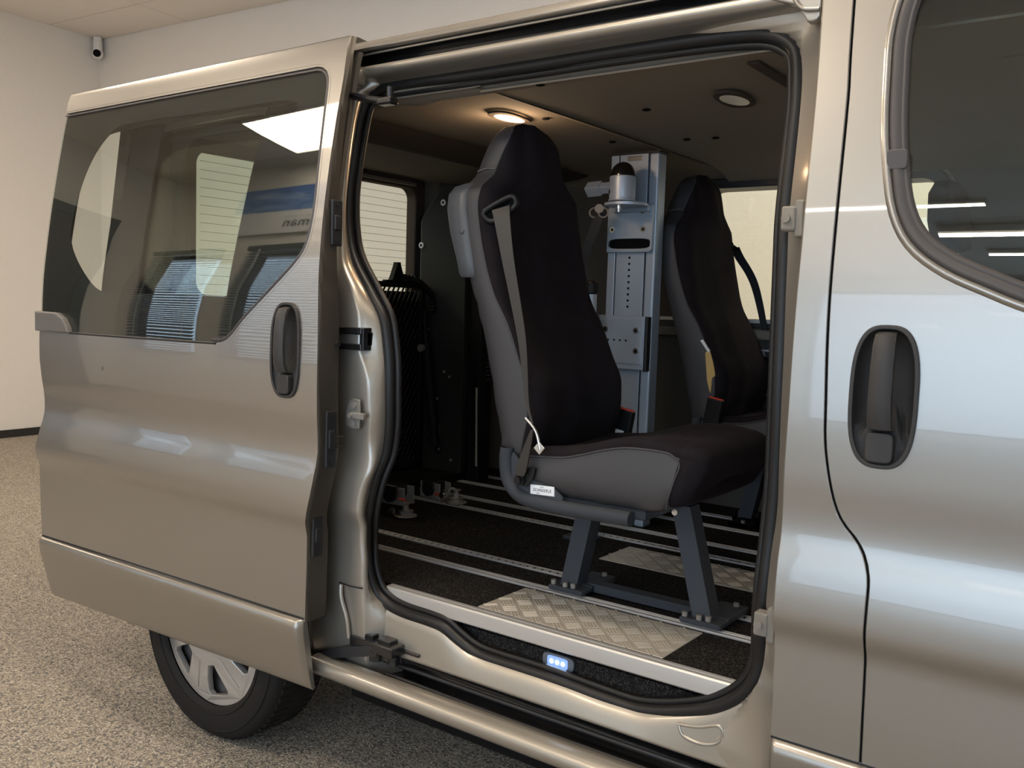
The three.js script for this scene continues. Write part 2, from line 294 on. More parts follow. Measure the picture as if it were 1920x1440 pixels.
// ---------------------------------------------------------------- the van
const S = through(
  [.25, .34, .45, .60, .742, .772, .79, .82, .85, .88, .905, .928, .955, 1.05, 1.15, 1.25, 1.35, 1.5, 1.65, 1.8, 1.9, 1.97, 2.01, 2.04],
  [-.050, -.038, -.022, -.017, -.0145, .000, .0015, .001, -.0015, -.0055, -.011, -.0165, -.0175, -.010, -.0065, -.009, -.016, -.037, -.063, -.093, -.115, -.133, -.15, -.18]);   // how far in the flank lies at each height
const van = thing('van', 'silver beige minivan with its side sliding door standing open', 'van', [-1.2, 0, -.95]);
van.userData.base = [-1.2, 0, -.95];
const DO = .08;                                                       // the open sliding door stands this far out
function flank(outline, off, thick, holes = []) {                     // sheet that follows the flank, cut to an outline in x, y
  const ys = []; for (let i = 0; i <= 110; i++) ys.push(.22 + i * (2.045 - .22) / 110);
  const pts = [...ys.map(y => [-(S(y) + off), y]), ...ys.slice().reverse().map(y => [-(S(y) + off - thick), y])];
  const xs = outline.map(p => p[0]), x0 = Math.min(...xs) - .05, x1 = Math.max(...xs) + .05;
  let g = new THREE.ExtrudeGeometry(shapeOf(pts), { depth: x1 - x0, bevelEnabled: false, steps: 1 }).rotateY(Math.PI / 2).translate(x0, 0, 0);
  g = toCreasedNormals(g, .6);
  return boolean(g, slab(outline, -.5, .4, { holes }), INTERSECTION);
}
const curve2 = (pts, n, t = .5) => dense(pts.map(p => V(p[0], p[1], 0)), n, false, t).map(p => [p.x, p.y]);
const onFlank = (pts, off) => pts.map(p => V(p[0], p[1], S(p[1]) + off));
const offset2 = (pts, d) => pts.map((p, i) => { const a = pts[Math.max(0, i - 1)], b = pts[Math.min(pts.length - 1, i + 1)], tx = b[0] - a[0], ty = b[1] - a[1], l = Math.hypot(tx, ty) || 1; return [p[0] - ty / l * d, p[1] + tx / l * d]; });

// --- door handle: bezel, bowl, grip, lock cover
function doorHandle(parent, cx, cy, off, lock = 1) {
  const z = S(cy) + off, w = .113, h = .246;
  const lean = g => { const p = g.attributes.position; for (let i = 0; i < p.count; i++) p.setZ(i, p.getZ(i) + (S(p.getY(i)) - S(cy)) * .8); g.computeVertexNormals(); return g; };
  part(parent, 'handle_bezel', lean(slab(oval(cx, cy, w, h, 56, 2.9), z - .012, z + .006, { holes: [oval(cx, cy, w - .015, h - .015, 56, 2.9)], bevel: .002 })), M.handle);
  const depth = [[1, .002], [.96, -.010], [.86, -.022], [.66, -.030], [.35, -.032], [.02, -.032]];
  part(parent, 'handle_bowl', lean(loft(depth.map(([s, d]) => { const r = oval(cx, cy + .02 * (1 - s), (w - .014) * s, (h - .014) * s, 56, 2.9).map(p => V(p[0], p[1], z + (p[1] < cy - .05 ? Math.max(d, -.006) : d))); r.push(r[0].clone()); return r; }))), M.handle);
  const gs = [[.112, .030, -.006], [.106, .034, .014], [.09, .036, .022], [.05, .037, .028], [.0, .038, .030], [-.035, .039, .027], [-.054, .040, .020], [-.058, .040, .0]];
  const grip = loft(gs.map(([dy, gw, d]) => [[-.5, -.012], [-.5, -.004], [-.38, 0], [0, .0035], [.38, 0], [.5, -.004], [.5, -.012], [0, -.014], [-.5, -.012]].map(([u, v]) => V(cx + u * gw, cy + dy, z + d + v))), { crease: .7 });
  part(parent, 'handle_grip', grip, M.handle);
  if (lock) part(parent, 'lock_cover', slab(oval(cx, cy - .086, .046, .052, 32, 5), z - .008, z + .011, { bevel: .003 }), M.handle);
}
const handleHole = (cx, cy) => oval(cx, cy, .104, .237, 56, 2.9);

// --- sliding door, slid back and out
{
  const front = curve2([[-1.79, 2.009], [-1.776, 1.9], [-1.774, 1.769], [-1.766, 1.546], [-1.756, 1.42], [-1.742, 1.28], [-1.738, 1.15], [-1.742, 1.0], [-1.745, .91], [-1.748, .857], [-1.760, .80], [-1.775, .735], [-1.778, .64], [-1.785, .50]], 40);
  const glassTop = curve2([[-1.885, 1.938], [-1.855, 1.930], [-1.834, 1.908], [-1.825, 1.875], [-1.818, 1.80], [-1.808, 1.68], [-1.800, 1.556], [-1.811, 1.473], [-1.845, 1.423], [-1.926, 1.355], [-2.034, 1.271], [-2.085, 1.226], [-2.12, 1.209], [-2.17, 1.204]], 44);
  const outline = [[-3.166, 2.008], ...front, [-3.140, .490], [-3.142, .72], [-3.135, .80], [-3.105, .89], [-3.108, 1.0], [-3.118, 1.10], [-3.116, 1.197], [-2.907, 1.199], [-2.341, 1.203], ...glassTop.slice().reverse(), [-3.155, 1.938]];
  const HX = -1.858, HY = 1.20;
  const door = part(van, 'sliding_door', flank(outline, DO, .004, [handleHole(HX, HY)]), M.paint, 'open silver beige sliding door with a wide side window');
  // edge returns along the front, top and round the window
  const deep = through([.5, 1.25, 1.5, 1.75, 2.01], [.056, .056, .036, .018, .006]);
  const edge = front.map(p => V(p[0], p[1], S(p[1]) + DO));
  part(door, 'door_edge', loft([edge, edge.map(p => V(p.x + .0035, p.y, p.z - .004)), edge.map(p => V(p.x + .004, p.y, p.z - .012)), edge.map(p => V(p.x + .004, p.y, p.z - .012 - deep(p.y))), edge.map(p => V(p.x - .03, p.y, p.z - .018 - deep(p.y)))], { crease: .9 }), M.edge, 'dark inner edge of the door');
  part(door, 'top_return', loft([0, 1, 2].map(k => [V(-3.166, 2.008 + (k === 1 ? .003 : 0), S(2.008) + DO - .0 - k * .03), V(-1.79, 2.009 + (k === 1 ? .003 : 0), S(2.008) + DO - k * .03)])), M.trimPaint);
  // inner shell of the door, with its own window opening
  const inner = [[-3.12, 1.98], [-1.80, 1.98], [-1.775, 1.4], [-1.76, 1.1], [-1.80, .52], [-3.12, .52]];
  part(door, 'inner_panel', flank(inner, DO - .055, .014, [oval(-2.47, 1.60, 1.24, .54, 48, 7)]), M.trimInner);
  // window: pane, black printed border, sill line
  const pane = [...glassTop, [-2.341, 1.203], [-2.907, 1.2], [-2.94, 1.242], [-2.994, 1.263], [-3.116, 1.262], [-3.155, 1.936]];
  const clear = curve2([[-2.30, 1.333], [-2.066, 1.333], [-2.0, 1.362], [-1.946, 1.465], [-1.912, 1.56], [-1.912, 1.68], [-1.926, 1.80], [-1.95, 1.845], [-1.995, 1.861], [-2.3, 1.865], [-2.70, 1.869], [-2.79, 1.866], [-2.86, 1.84], [-2.93, 1.77], [-2.975, 1.66], [-2.985, 1.52], [-2.93, 1.44], [-2.80, 1.35], [-2.70, 1.334], [-2.5, 1.333]], 90, .5);
  part(door, 'window_glass', flank(pane, DO - .0035, .004), M.glass);
  part(door, 'window_border', flank(pane, DO - .0078, .002, [clear]), M.frit, 'black printed border of the glass');
  const rim = [[-3.155, 1.938], [-2.6, 1.939], [-2.2, 1.939], ...glassTop];
  part(door, 'window_seal', loft([onFlank(offset2(rim, .0065), DO + .0005), onFlank(offset2(rim, .003), DO - .006), onFlank(offset2(rim, -.003), DO - .006), onFlank(offset2(rim, -.007), DO + .0), onFlank(offset2(rim, -.011), DO - .002)]), M.weather);
  part(door, 'sill_line', pipe(onFlank([[-2.15, 1.2035], [-2.341, 1.2015], [-2.6, 1.2], [-2.92, 1.1985]], DO - .001), .004, 30, 8), M.rubber);
  part(door, 'corner_cap', slab(curve2([[-3.125, 1.198], [-2.912, 1.198], [-2.918, 1.214], [-2.945, 1.244], [-2.992, 1.262], [-3.125, 1.264]], 40, 0), S(1.23) + DO - .01, S(1.23) + DO + .014, { bevel: .006 }), M.plasticGrey);
  doorHandle(door, HX, HY, DO);
  // moulded lower panel
  const rows = [[-3.140, .35], [-3.134, .8], [-3.12, 1], [-2.9, 1], [-2.5, 1], [-2.1, 1], [-1.85, 1], [-1.806, 1], [-1.796, .85], [-1.790, .4]].map(([x, k]) => {
    const t = (x + 3.14) / 1.355, top = .487 + .018 * t, bot = .268 + .036 * t;
    return [[top + .001, -.012], [top, .008], [top - .006, .017], [top - .022, .0215], [top - .05, .020], [(top + bot) / 2, .012], [bot + .035, .004], [bot + .01, -.002], [bot, -.014], [bot + .004, -.03]].map(([y, d]) => V(x, y, S(y) + DO + (d + .012) * k - .012));
  });
  part(door, 'lower_trim', [loft(rows), cap(rows[0]), cap(rows.at(-1))], M.trimPaint, 'moulded lower trim of the door');
  part(door, 'trim_gap', pipe(onFlank([[-3.138, .4905], [-2.5, .500], [-1.787, .508]], DO - .001), .003, 20, 6), M.rubber);
  part(door, 'paint_mark', new THREE.SphereGeometry(.008, 12, 8).scale(1, .9, .08).translate(-2.727, 1.097, S(1.097) + DO), M.plasticGrey);
  // latches let into the edge
  for (const [y0, y1, x, k] of [[1.468, 1.584, -1.7565, 0], [.905, 1.052, -1.739, 0], [.672, .786, -1.768, .012]]) {
    const zc = S((y0 + y1) / 2) + DO - .038 + k;
    part(door, 'latch', [box(x - .004, x + .006, y0, y1, zc - .018, zc + .018, .008), box(x, x + .010, (y0 * 2 + y1) / 3, (y0 + y1 * 2) / 3, zc - .009, zc + .011, .004), rod(V(x, y1 - .014, zc), V(x + .009, y1 - .014, zc), .004, 10), rod(V(x, y0 + .014, zc), V(x + .009, y0 + .014, zc), .004, 10)], M.rubber);
  }
  part(door, 'striker_pin', [rod(V(-1.735, .985, .016), V(-1.725, .985, -.012), .003, 8), rod(V(-1.735, .96, .016), V(-1.725, .96, -.012), .003, 8)], M.blackGloss);
  part(door, 'bump_stop', rod(V(-1.742, 1.221, .012), V(-1.728, 1.221, .012), .007, 14), M.rubber);
  // arms that carry it
  part(door, 'upper_arm', [pipe([V(-1.98, 1.882, -.115), V(-1.823, 1.866, -.09), V(-1.75, 1.850, -.085), V(-1.685, 1.838, -.09)], .0095, 24, 10), box(-1.705, -1.655, 1.828, 1.847, -.112, -.078, .006), rod(V(-1.676, 1.84, -.10), V(-1.676, 1.874, -.10), .009, 12)], M.blackGloss);
  part(door, 'lower_arm', [loft([[-2.0, .300, -.10, .06], [-1.88, .335, -.075, .06], [-1.755, .392, -.06, .055], [-1.63, .424, -.065, .035]].map(([x, y, z, w]) => [V(x, y + .02, z - w / 2), V(x, y + .022, z + w / 2), V(x, y - .006, z + w / 2 + .004), V(x, y - .008, z - w / 2), V(x, y + .02, z - w / 2)]), { crease: .6 })], M.rubber);
}

// --- flank behind the door: quarter panel with wheel arch and window
const WX = -2.305, WR = .335;
{
  const arch = []; for (let i = 0; i <= 24; i++) { const a = Math.PI * i / 24; arch.push([WX - .40 * Math.cos(Math.PI - a) * -1, .33 + .40 * Math.sin(a)]); }
  const archL = arch.slice().sort((a, b) => a[0] - b[0]);
  const outline = [[-2.94, 1.95], [-1.9, 1.95], [-1.9, .33], ...archL.slice().reverse(), [-2.94, .33]];
  const q = part(van, 'quarter_panel', flank(outline, -.032, .004, [curve2([[-2.74, 1.32], [-2.40, 1.30], [-2.20, 1.32], [-2.16, 1.60], [-2.17, 1.82], [-2.26, 1.87], [-2.70, 1.86], [-2.74, 1.82], [-2.745, 1.5], [-2.74, 1.32]], 60, .3)]), M.paint);
  for (const [x0, x1] of [[-2.27, -1.90], [-2.93, -2.72]]) part(q, 'window_border', flank([[x0, 1.21], [x1, 1.21], [x1, 1.925], [x0 + (x0 > -2.5 ? .07 : 0), 1.925]], -.0275, .003), M.frit, 'black border of the rear side window');
  part(q, 'quarter_glass', flank([[-2.76, 1.29], [-2.14, 1.29], [-2.14, 1.885], [-2.76, 1.885]], -.036, .004), M.glass);
  part(van, 'arch_liner', loft([-.06, -.36].map(z => archL.map(p => V(p[0], p[1], z)))), M.underbody);
  // wheel
  const prof = [[.232, .085], [.238, .097], [.262, .103], [.293, .1025], [.317, .095], [.330, .080], [.3355, .055], [.336, 0], [.3355, -.055], [.330, -.080], [.317, -.095], [.285, -.1], [.232, -.085]].map(p => new THREE.Vector2(p[0], p[1]));
  const C = V(WX, WR, -.110), wheel = part(van, 'wheel', new THREE.LatheGeometry(prof, 72).rotateX(Math.PI / 2).translate(C.x, C.y, C.z), M.tyre, 'black tyre with a silver wheel cover under the open door');
  const ribs = []; for (let i = 0; i < 72; i++) for (const s of [-1, 1]) { const a = i / 72 * Math.PI * 2; ribs.push(new THREE.BoxGeometry(.017, .010, .05).translate(0, .3325, s * .045).rotateZ(a).translate(C.x, C.y, C.z)); }
  part(wheel, 'tread_block', ribs, M.tyre).userData.kind = 'stuff';
  part(wheel, 'sidewall_bead', [new THREE.TorusGeometry(.302, .003, 8, 72).translate(C.x, C.y, C.z + .100), new THREE.TorusGeometry(.252, .003, 8, 72).translate(C.x, C.y, C.z + .101)], M.tyre);
  const face = new THREE.Shape().absarc(0, 0, .231, 0, Math.PI * 2);
  for (let k = 0; k < 6; k++) {
    const a0 = k / 6 * Math.PI * 2 - 1.62, pol = (r, a) => new THREE.Vector2(r * Math.cos(a), r * Math.sin(a));
    const win = [[.105, .16], [.15, .075], [.192, .05], [.205, .11], [.205, .51], [.192, .57], [.15, .545], [.105, .46]].map(([r, a]) => pol(r, a0 + a)); face.holes.push(new THREE.Path(win));
    const slit = [[.10, .800], [.206, .805], [.207, .850], [.10, .862]].map(([r, a]) => pol(r, a0 + a)); face.holes.push(new THREE.Path(slit));
  }
  let cov = new THREE.ExtrudeGeometry(face, { depth: .012, bevelEnabled: true, bevelThickness: .004, bevelSize: .003, bevelSegments: 2, curveSegments: 64 });
  { const p = cov.attributes.position; for (let i = 0; i < p.count; i++) { const r = Math.hypot(p.getX(i), p.getY(i)); p.setZ(i, p.getZ(i) + .020 - .55 * Math.max(0, r - .07) ** 2 * 1.6 - (r < .07 ? .01 : 0)); } cov = toCreasedNormals(cov, .5); }
  part(wheel, 'wheel_cover', cov.translate(C.x, C.y, C.z + .068), M.rim, 'silver wheel cover with paired spokes');
  part(wheel, 'wheel_disc', new THREE.CylinderGeometry(.228, .228, .02, 40).rotateX(Math.PI / 2).translate(C.x, C.y, C.z + .04), M.rimInner);
  for (let k = 0; k < 6; k++) { const a = k / 6 * Math.PI * 2 - 1.31; part(wheel, 'wheel_hole', new THREE.CylinderGeometry(.021, .021, .006, 20).rotateX(Math.PI / 2).translate(C.x + .142 * Math.cos(a), C.y + .142 * Math.sin(a), C.z + .050), M.dark); }
}

// --- door opening: jambs, seal, upper rail, sill
const sealPts = [[-1.686, 1.908], [-1.527, 1.905], [-1.308, 1.904], [-1.117, 1.905], [-.918, 1.904], [-.80, 1.900], [-.73, 1.891], [-.684, 1.869], [-.660, 1.835], [-.648, 1.75], [-.645, 1.662], [-.643, 1.526], [-.636, 1.423], [-.626, 1.22], [-.624, 1.012], [-.627, .906], [-.630, .77], [-.634, .657], [-.643, .612], [-.662, .578], [-.695, .545], [-.745, .513], [-.833, .479], [-.909, .461], [-.981, .460], [-1.091, .465], [-1.186, .468], [-1.310, .468], [-1.370, .474], [-1.418, .494], [-1.462, .516], [-1.507, .521], [-1.6, .524], [-1.660, .537], [-1.701, .568], [-1.727, .626], [-1.732, .70], [-1.713, .777], [-1.693, .865], [-1.672, .936], [-1.657, 1.009], [-1.652, 1.09], [-1.653, 1.16], [-1.661, 1.217], [-1.680, 1.285], [-1.728, 1.345], [-1.808, 1.437], [-1.846, 1.519], [-1.868, 1.62], [-1.872, 1.72], [-1.873, 1.80], [-1.868, 1.863], [-1.842, 1.893], [-1.79, 1.906]];
const sealZ = y => Math.max(S(y), S(1.93)) - .09 - Math.max(0, .56 - y) * .12;
const sealIn = d => sealPts.map((p, i) => { const n = sealPts.length, a = sealPts[(i + n - 1) % n], b = sealPts[(i + 1) % n], tx = b[0] - a[0], ty = b[1] - a[1], l = Math.hypot(tx, ty); return [p[0] + ty / l * d, p[1] - tx / l * d]; });
part(van, 'door_seal', [pipe(sealPts.map(p => V(p[0], p[1], sealZ(p[1]))), .0150, 420, 14, true), pipe(sealIn(.019).map(p => V(p[0], p[1], sealZ(p[1]) - .012)), .0085, 420, 10, true), pipe(sealIn(-.015).map(p => V(p[0], p[1], sealZ(p[1]) - .003)), .0035, 420, 8, true)], M.sealRubber, 'thick black rubber seal round the door opening');
const rows = (y0, y1, n, f) => Array.from({ length: n + 1 }, (_, i) => f(y0 + (y1 - y0) * i / n));
{
  const sealL = through([.40, .536, .565, .626, .70, .777, .865, .936, 1.009, 1.09, 1.16, 1.217, 1.285, 1.345, 1.437, 1.519, 1.62, 1.72, 1.80, 1.863, 1.893, 1.906], [-1.60, -1.655, -1.700, -1.727, -1.732, -1.713, -1.693, -1.672, -1.657, -1.652, -1.653, -1.661, -1.680, -1.728, -1.808, -1.846, -1.868, -1.872, -1.873, -1.868, -1.842, -1.79]);
  const fold = through([.38, .504, .593, .65, .707, .80, .849, .905, .97, 1.03, 1.087, 1.127, 1.166, 1.205, 1.284, 1.36, 1.44, 1.65, 1.85, 1.93], [-1.680, -1.682, -1.688, -1.688, -1.693, -1.690, -1.682, -1.664, -1.672, -1.666, -1.668, -1.670, -1.684, -1.704, -1.710, -1.745, -1.800, -1.838, -1.85, -1.85]);
  part(van, 'rear_jamb', loft(rows(.30, 1.93, 96, y => { const f = fold(y), s = Math.min(sealL(y), f + .05), z = S(y) - .034, zs = sealZ(y); return [V(-2.02, y, z - .004), V(f - .05, y, z), V(f - .012, y, z - .001), V(f - .003, y, z - .006), V(f + .001, y, z - .016), V((f + s) / 2 + .004, y, (z + zs) / 2), V(s - .002, y, zs + .004), V(s - .012, y, zs - .012)]; })), M.jamb);
  const sealR = through([.40, .457, .479, .513, .545, .578, .612, .657, .77, .906, 1.012, 1.22, 1.423, 1.526, 1.662, 1.75, 1.835, 1.869, 1.891, 1.900, 1.906], [-1.0, -.92, -.833, -.745, -.695, -.662, -.643, -.634, -.630, -.627, -.624, -.626, -.636, -.643, -.645, -.648, -.660, -.684, -.73, -.80, -.87]);
  const bp = through([.40, .575, .785, .93, 1.03, 1.178, 1.418, 1.583, 1.71, 1.913, 1.97], [-.574, -.574, -.575, -.576, -.575, -.572, -.573, -.576, -.579, -.590, -.593]);
  part(van, 'front_jamb', loft(rows(.42, 1.95, 90, y => { const b = bp(y), s = sealR(y), z = S(y), zs = sealZ(Math.min(y, 1.906)); return [V(b, y, z), V(b - .004, y, z - .003), V(b - .006, y, z - .010), V(b - .012, y, z - .045), V(Math.max(s, -.66) + .016, y, z - .062), V(s + .008, y, zs + .004), V(s + .004, y, zs - .02)]; })), M.jamb);
  // pillar between the opening and the front door
  const gapL = curve2([[-.537, 1.95], [-.528, 1.80], [-.522, 1.704], [-.5175, 1.466], [-.514, 1.325], [-.508, 1.19], [-.502, 1.089], [-.478, .987], [-.438, .936], [-.421, .902], [-.4145, .868], [-.4145, .773], [-.413, .64], [-.412, .546]], 60);
  const bpts = rows(.546, 1.95, 60, y => [bp(y), y]);
  part(van, 'door_pillar', flank([...offset2(gapL, -.0035), ...bpts], 0, .004), M.paint);
  part(van, 'pillar_edge', pipe(onFlank(offset2(gapL, -.0045), -.003), .003, 80, 8), M.paint);
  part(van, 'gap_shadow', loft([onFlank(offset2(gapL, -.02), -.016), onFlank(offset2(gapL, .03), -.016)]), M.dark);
  part(van, 'gap_rubber', pipe(onFlank(gapL, -.012), .0045, 80, 8), M.rubber);
  // striker castings on the front jamb, catch on the rear jamb
  for (const y of [1.508, .748]) part(van, 'striker', [box(-.624, -.597, y - .023, y + .023, S(y) - .040, S(y) - .012, .005), box(-.600, -.584, y - .034, y + .034, S(y) - .05, S(y) - .016, .004), rod(V(-.613, y, S(y) - .014), V(-.613, y, S(y) - .006), .008, 14)], M.zinc, 'cast metal striker on the pillar');
  const zj = S(1.04) - .024;
  part(van, 'door_catch', [slab(curve2([[-1.738, 1.010], [-1.742, 1.045], [-1.728, 1.076], [-1.712, 1.082], [-1.692, 1.080], [-1.690, 1.05], [-1.692, 1.006], [-1.715, 1.002], [-1.738, 1.010]], 40, 0), zj, zj + .006, { bevel: .0015 }), rod(V(-1.71, 1.064, zj), V(-1.71, 1.064, zj + .010), .0085, 14), rod(V(-1.71, 1.018, zj), V(-1.71, 1.018, zj + .010), .0085, 14), box(-1.715, -1.668, 1.030, 1.048, zj + .004, zj + .016, .003), rod(V(-1.712, 1.040, zj), V(-1.712, 1.040, zj + .022), .007, 14)], M.zinc, 'metal catch plate screwed to the jamb');
  const zt = S(1.235) - .036;
  part(van, 'guide_track', [box(-1.90, -1.690, 1.246, 1.264, zt - .02, zt + .016, .003), box(-1.90, -1.690, 1.206, 1.222, zt - .02, zt + .016, .003), box(-1.90, -1.688, 1.218, 1.252, zt - .03, zt - .004, .002), box(-1.702, -1.688, 1.206, 1.264, zt - .02, zt + .010, .002)], M.blackGloss, 'black guide track across the jamb');
  // upper rail
  const strip = (pr, m, n, x0 = -1.90, x1 = -.60) => part(van, n, loft([x0, (x0 + x1) / 2, x1].map(x => pr.map(([y, z]) => V(x, y, z)))), m);
  strip([[1.996, -.1365], [1.993, -.1365], [1.990, -.141], [1.990, -.166]], M.paint, 'gutter', -2.94, .6);
  strip([[1.990, -.160], [1.988, -.205], [1.952, -.205], [1.948, -.156]], M.blackGloss, 'upper_track');
  part(van, 'track_lip', pipe([V(-1.9, 1.9845, -.152), V(-1.2, 1.9845, -.152), V(-.6, 1.9835, -.152)], .003, 20, 8), M.jamb);
  strip([[1.953, -.158], [1.952, -.146], [1.947, -.136], [1.939, -.131], [1.930, -.134], [1.923, -.146], [1.920, -.165], [1.919, -.19], [1.912, -.205]], M.jamb, 'upper_rail');
  part(van, 'rail_gusset', [slab(curve2([[-.70, 1.955], [-.60, 1.955], [-.60, 1.885], [-.622, 1.880], [-.645, 1.915], [-.70, 1.935]], 30, .1), -.155, -.128, { bevel: .004 }), pipe([V(-.60, 1.90, -.124), V(-.632, 1.906, -.122), V(-.652, 1.935, -.124), V(-.648, 1.958, -.128)], .004, 24, 8)], M.jamb);
  part(van, 'rail_boss', [slab(oval(-1.835, 1.925, .055, .055, 30, 3), -.15, -.108, { bevel: .008 }), rod(V(-1.845, 1.935, -.105), V(-1.828, 1.912, -.105), .005, 10)], M.jamb);
  // sill: riser, lower track, step, floor-side carpet
  const seb = through([-1.75, -1.701, -1.66, -1.6, -1.507, -1.462, -1.418, -1.37, -1.31, -1.186, -1.091, -.981, -.909, -.833, -.745, -.695, -.662, -.643, -.6], [.60, .568, .537, .524, .521, .516, .494, .474, .468, .468, .465, .46, .461, .479, .513, .545, .578, .612, .66]);
  const xsill = []; for (let i = 0; i <= 60; i++) xsill.push(-1.662 + i * (1.662 - .60) / 60);
  part(van, 'sill_riser', loft(xsill.map(x => [V(x, seb(x) + .008, -.135), V(x, seb(x), -.108), V(x, Math.max(.424, seb(x) - .025), -.096), V(x, .419, -.092), V(x, .413, -.090), V(x, .408, -.098), V(x, .404, -.14)])), M.jamb);
  part(van, 'sill_emboss', pipe([V(-.80, .470, -.098), V(-.755, .478, -.097), V(-.712, .494, -.096), V(-.700, .480, -.096), V(-.712, .458, -.095), V(-.745, .446, -.094), V(-.785, .450, -.095), V(-.80, .470, -.098)], .004, 50, 8), M.jamb);
  strip([[.410, -.098], [.402, -.15], [.346, -.15], [.344, -.072], [.366, -.062], [.369, -.056]], M.blackGloss, 'lower_track', -1.80, -.56);
  part(van, 'track_rail', [pipe([V(-1.66, .385, -.10), V(-1.2, .383, -.10), V(-.58, .384, -.10)], .006, 20, 8), pipe([V(-1.62, .366, -.072), V(-1.2, .363, -.070), V(-.58, .364, -.070)], .005, 20, 8)], M.rubber);
  const st = [[.368, -.060], [.374, -.048], [.376, -.030], [.374, -.014], [.366, .000], [.354, .005], [.340, .001], [.328, -.012], [.322, -.035], [.322, -.10]];
  strip(st, M.jamb, 'sill_step', -1.84, -.555);
  part(van, 'roller_bracket', [box(-1.73, -1.575, .422, .449, -.125, -.045, .004), box(-1.70, -1.66, .446, .460, -.118, -.06, .003), box(-1.645, -1.60, .445, .457, -.118, -.062, .003), box(-1.735, -1.60, .40, .424, -.12, -.06, .006), box(-1.60, -1.52, .428, .437, -.118, -.085, .003), box(-1.530, -1.508, .43, .470, -.112, -.104, .004), rod(V(-1.645, .40, -.06), V(-1.645, .428, -.06), .018, 16), rod(V(-1.60, .395, -.08), V(-1.60, .425, -.08), .016, 16)], M.blackGloss, 'black roller bracket on the lower track');
  part(van, 'sealant_bead', pipe([V(-1.765, .580, -.045), V(-1.760, .545, -.042), V(-1.742, .49, -.046), V(-1.735, .44, -.048)], .006, 24, 8), M.jamb);
  part(van, 'panel_seam', pipe([V(-1.775, .582, -.048), V(-1.73, .581, -.048), V(-1.690, .583, -.050)], .002, 12, 6), M.rubber);
}
// --- roof
{
  const half = [[1.995, -.1365], [2.004, -.141], [2.014, -.152], [2.026, -.172], [2.040, -.22], [2.056, -.32], [2.072, -.60], [2.076, -.95]];
  const all = [...half, ...half.slice(0, -1).reverse().map(([y, z]) => [y, -1.9 - z])];
  part(van, 'roof', loft([-2.94, -2, -1, 0, .75].map(x => all.map(([y, z]) => V(x, y, z)))), M.paint);
}
// --- front door with its window
{
  const gap = curve2([[-.537, 1.95], [-.528, 1.80], [-.522, 1.704], [-.5175, 1.466], [-.514, 1.325], [-.508, 1.19], [-.502, 1.089], [-.478, .987], [-.438, .936], [-.421, .902], [-.4145, .868], [-.4145, .773], [-.413, .64], [-.412, .546]], 60);
  const win = curve2([[-.405, 1.94], [-.445, 1.905], [-.458, 1.83], [-.455, 1.75], [-.449, 1.67], [-.439, 1.60], [-.420, 1.515], [-.388, 1.457], [-.335, 1.415], [-.267, 1.383], [-.19, 1.353], [-.05, 1.317], [.10, 1.295], [.30, 1.285], [.42, 1.30], [.44, 1.36], [.38, 1.50], [.22, 1.80], [.13, 1.91], [.05, 1.945], [-.2, 1.950], [-.36, 1.950]], 130);
  const HX = -.411, HY = 1.197;
  const door = part(van, 'front_door', flank([...offset2(gap, .0035), [.55, .546], [.55, 1.4], [.30, 1.80], [.18, 1.965], [-.537, 1.975]], 0, .004, [win, handleHole(HX, HY)]), M.paint, 'silver beige front door with a large black-edged window');
  const ring = win.concat([win[0], win[1]]);
  const band = (a, b) => loft([a, a + (b - a) * .3, a + (b - a) * .7, b].map((d, k) => onFlank(offset2(win, d), [0, .006, .006, .0][k])));
  part(door, 'frame_bead', loft([[.0125, .0], [.008, .005], [.003, .0065], [-.002, .004], [-.004, -.008]].map(([d, o]) => onFlank(offset2(win, -d), o))), M.paint);
  part(door, 'window_seal', loft([[.001, -.006], [.004, .003], [.010, .0045], [.019, .003], [.0215, -.001], [.0235, .0015], [.029, .001], [.031, -.008]].map(([d, o]) => onFlank(offset2(win, d), o))), M.weather, 'dark rubber weatherstrip of the window');
  part(door, 'seal_clip', slab(oval(-.425, 1.602, .034, .034, 24, 6), S(1.6) - .004, S(1.6) + .007, { bevel: .002 }), M.weather);
  part(door, 'window_glass', flank(offset2(win, .026), -.010, .004), M.glass);
  doorHandle(door, HX, HY, 0);
  part(door, 'door_edge', pipe(onFlank(offset2(gap, .0045), -.003), .003, 80, 8), M.paint);
  part(door, 'shut_line', pipe(onFlank([[-.575, .5445], [0, .5445], [.55, .5445]], -.002), .003, 20, 6), M.rubber);
  const tr = [[-.577, .3], [-.570, .8], [-.560, 1], [-.2, 1], [.2, 1], [.55, 1]].map(([x, k]) => [[.543, -.012], [.5415, .008], [.535, .018], [.522, .0225], [.49, .021], [.41, .012], [.33, .004], [.30, -.004], [.29, -.03]].map(([y, d]) => V(x, y, S(y) + (d + .012) * k - .012)));
  part(van, 'lower_trim', [loft(tr), cap(tr[0])], M.trimPaint, 'moulded sill trim below the front door');
  part(door, 'inner_panel', flank([[-.50, .58], [.5, .58], [.5, 1.27], [-.42, 1.32], [-.48, 1.05]], -.10, .02), M.trimInner);
}
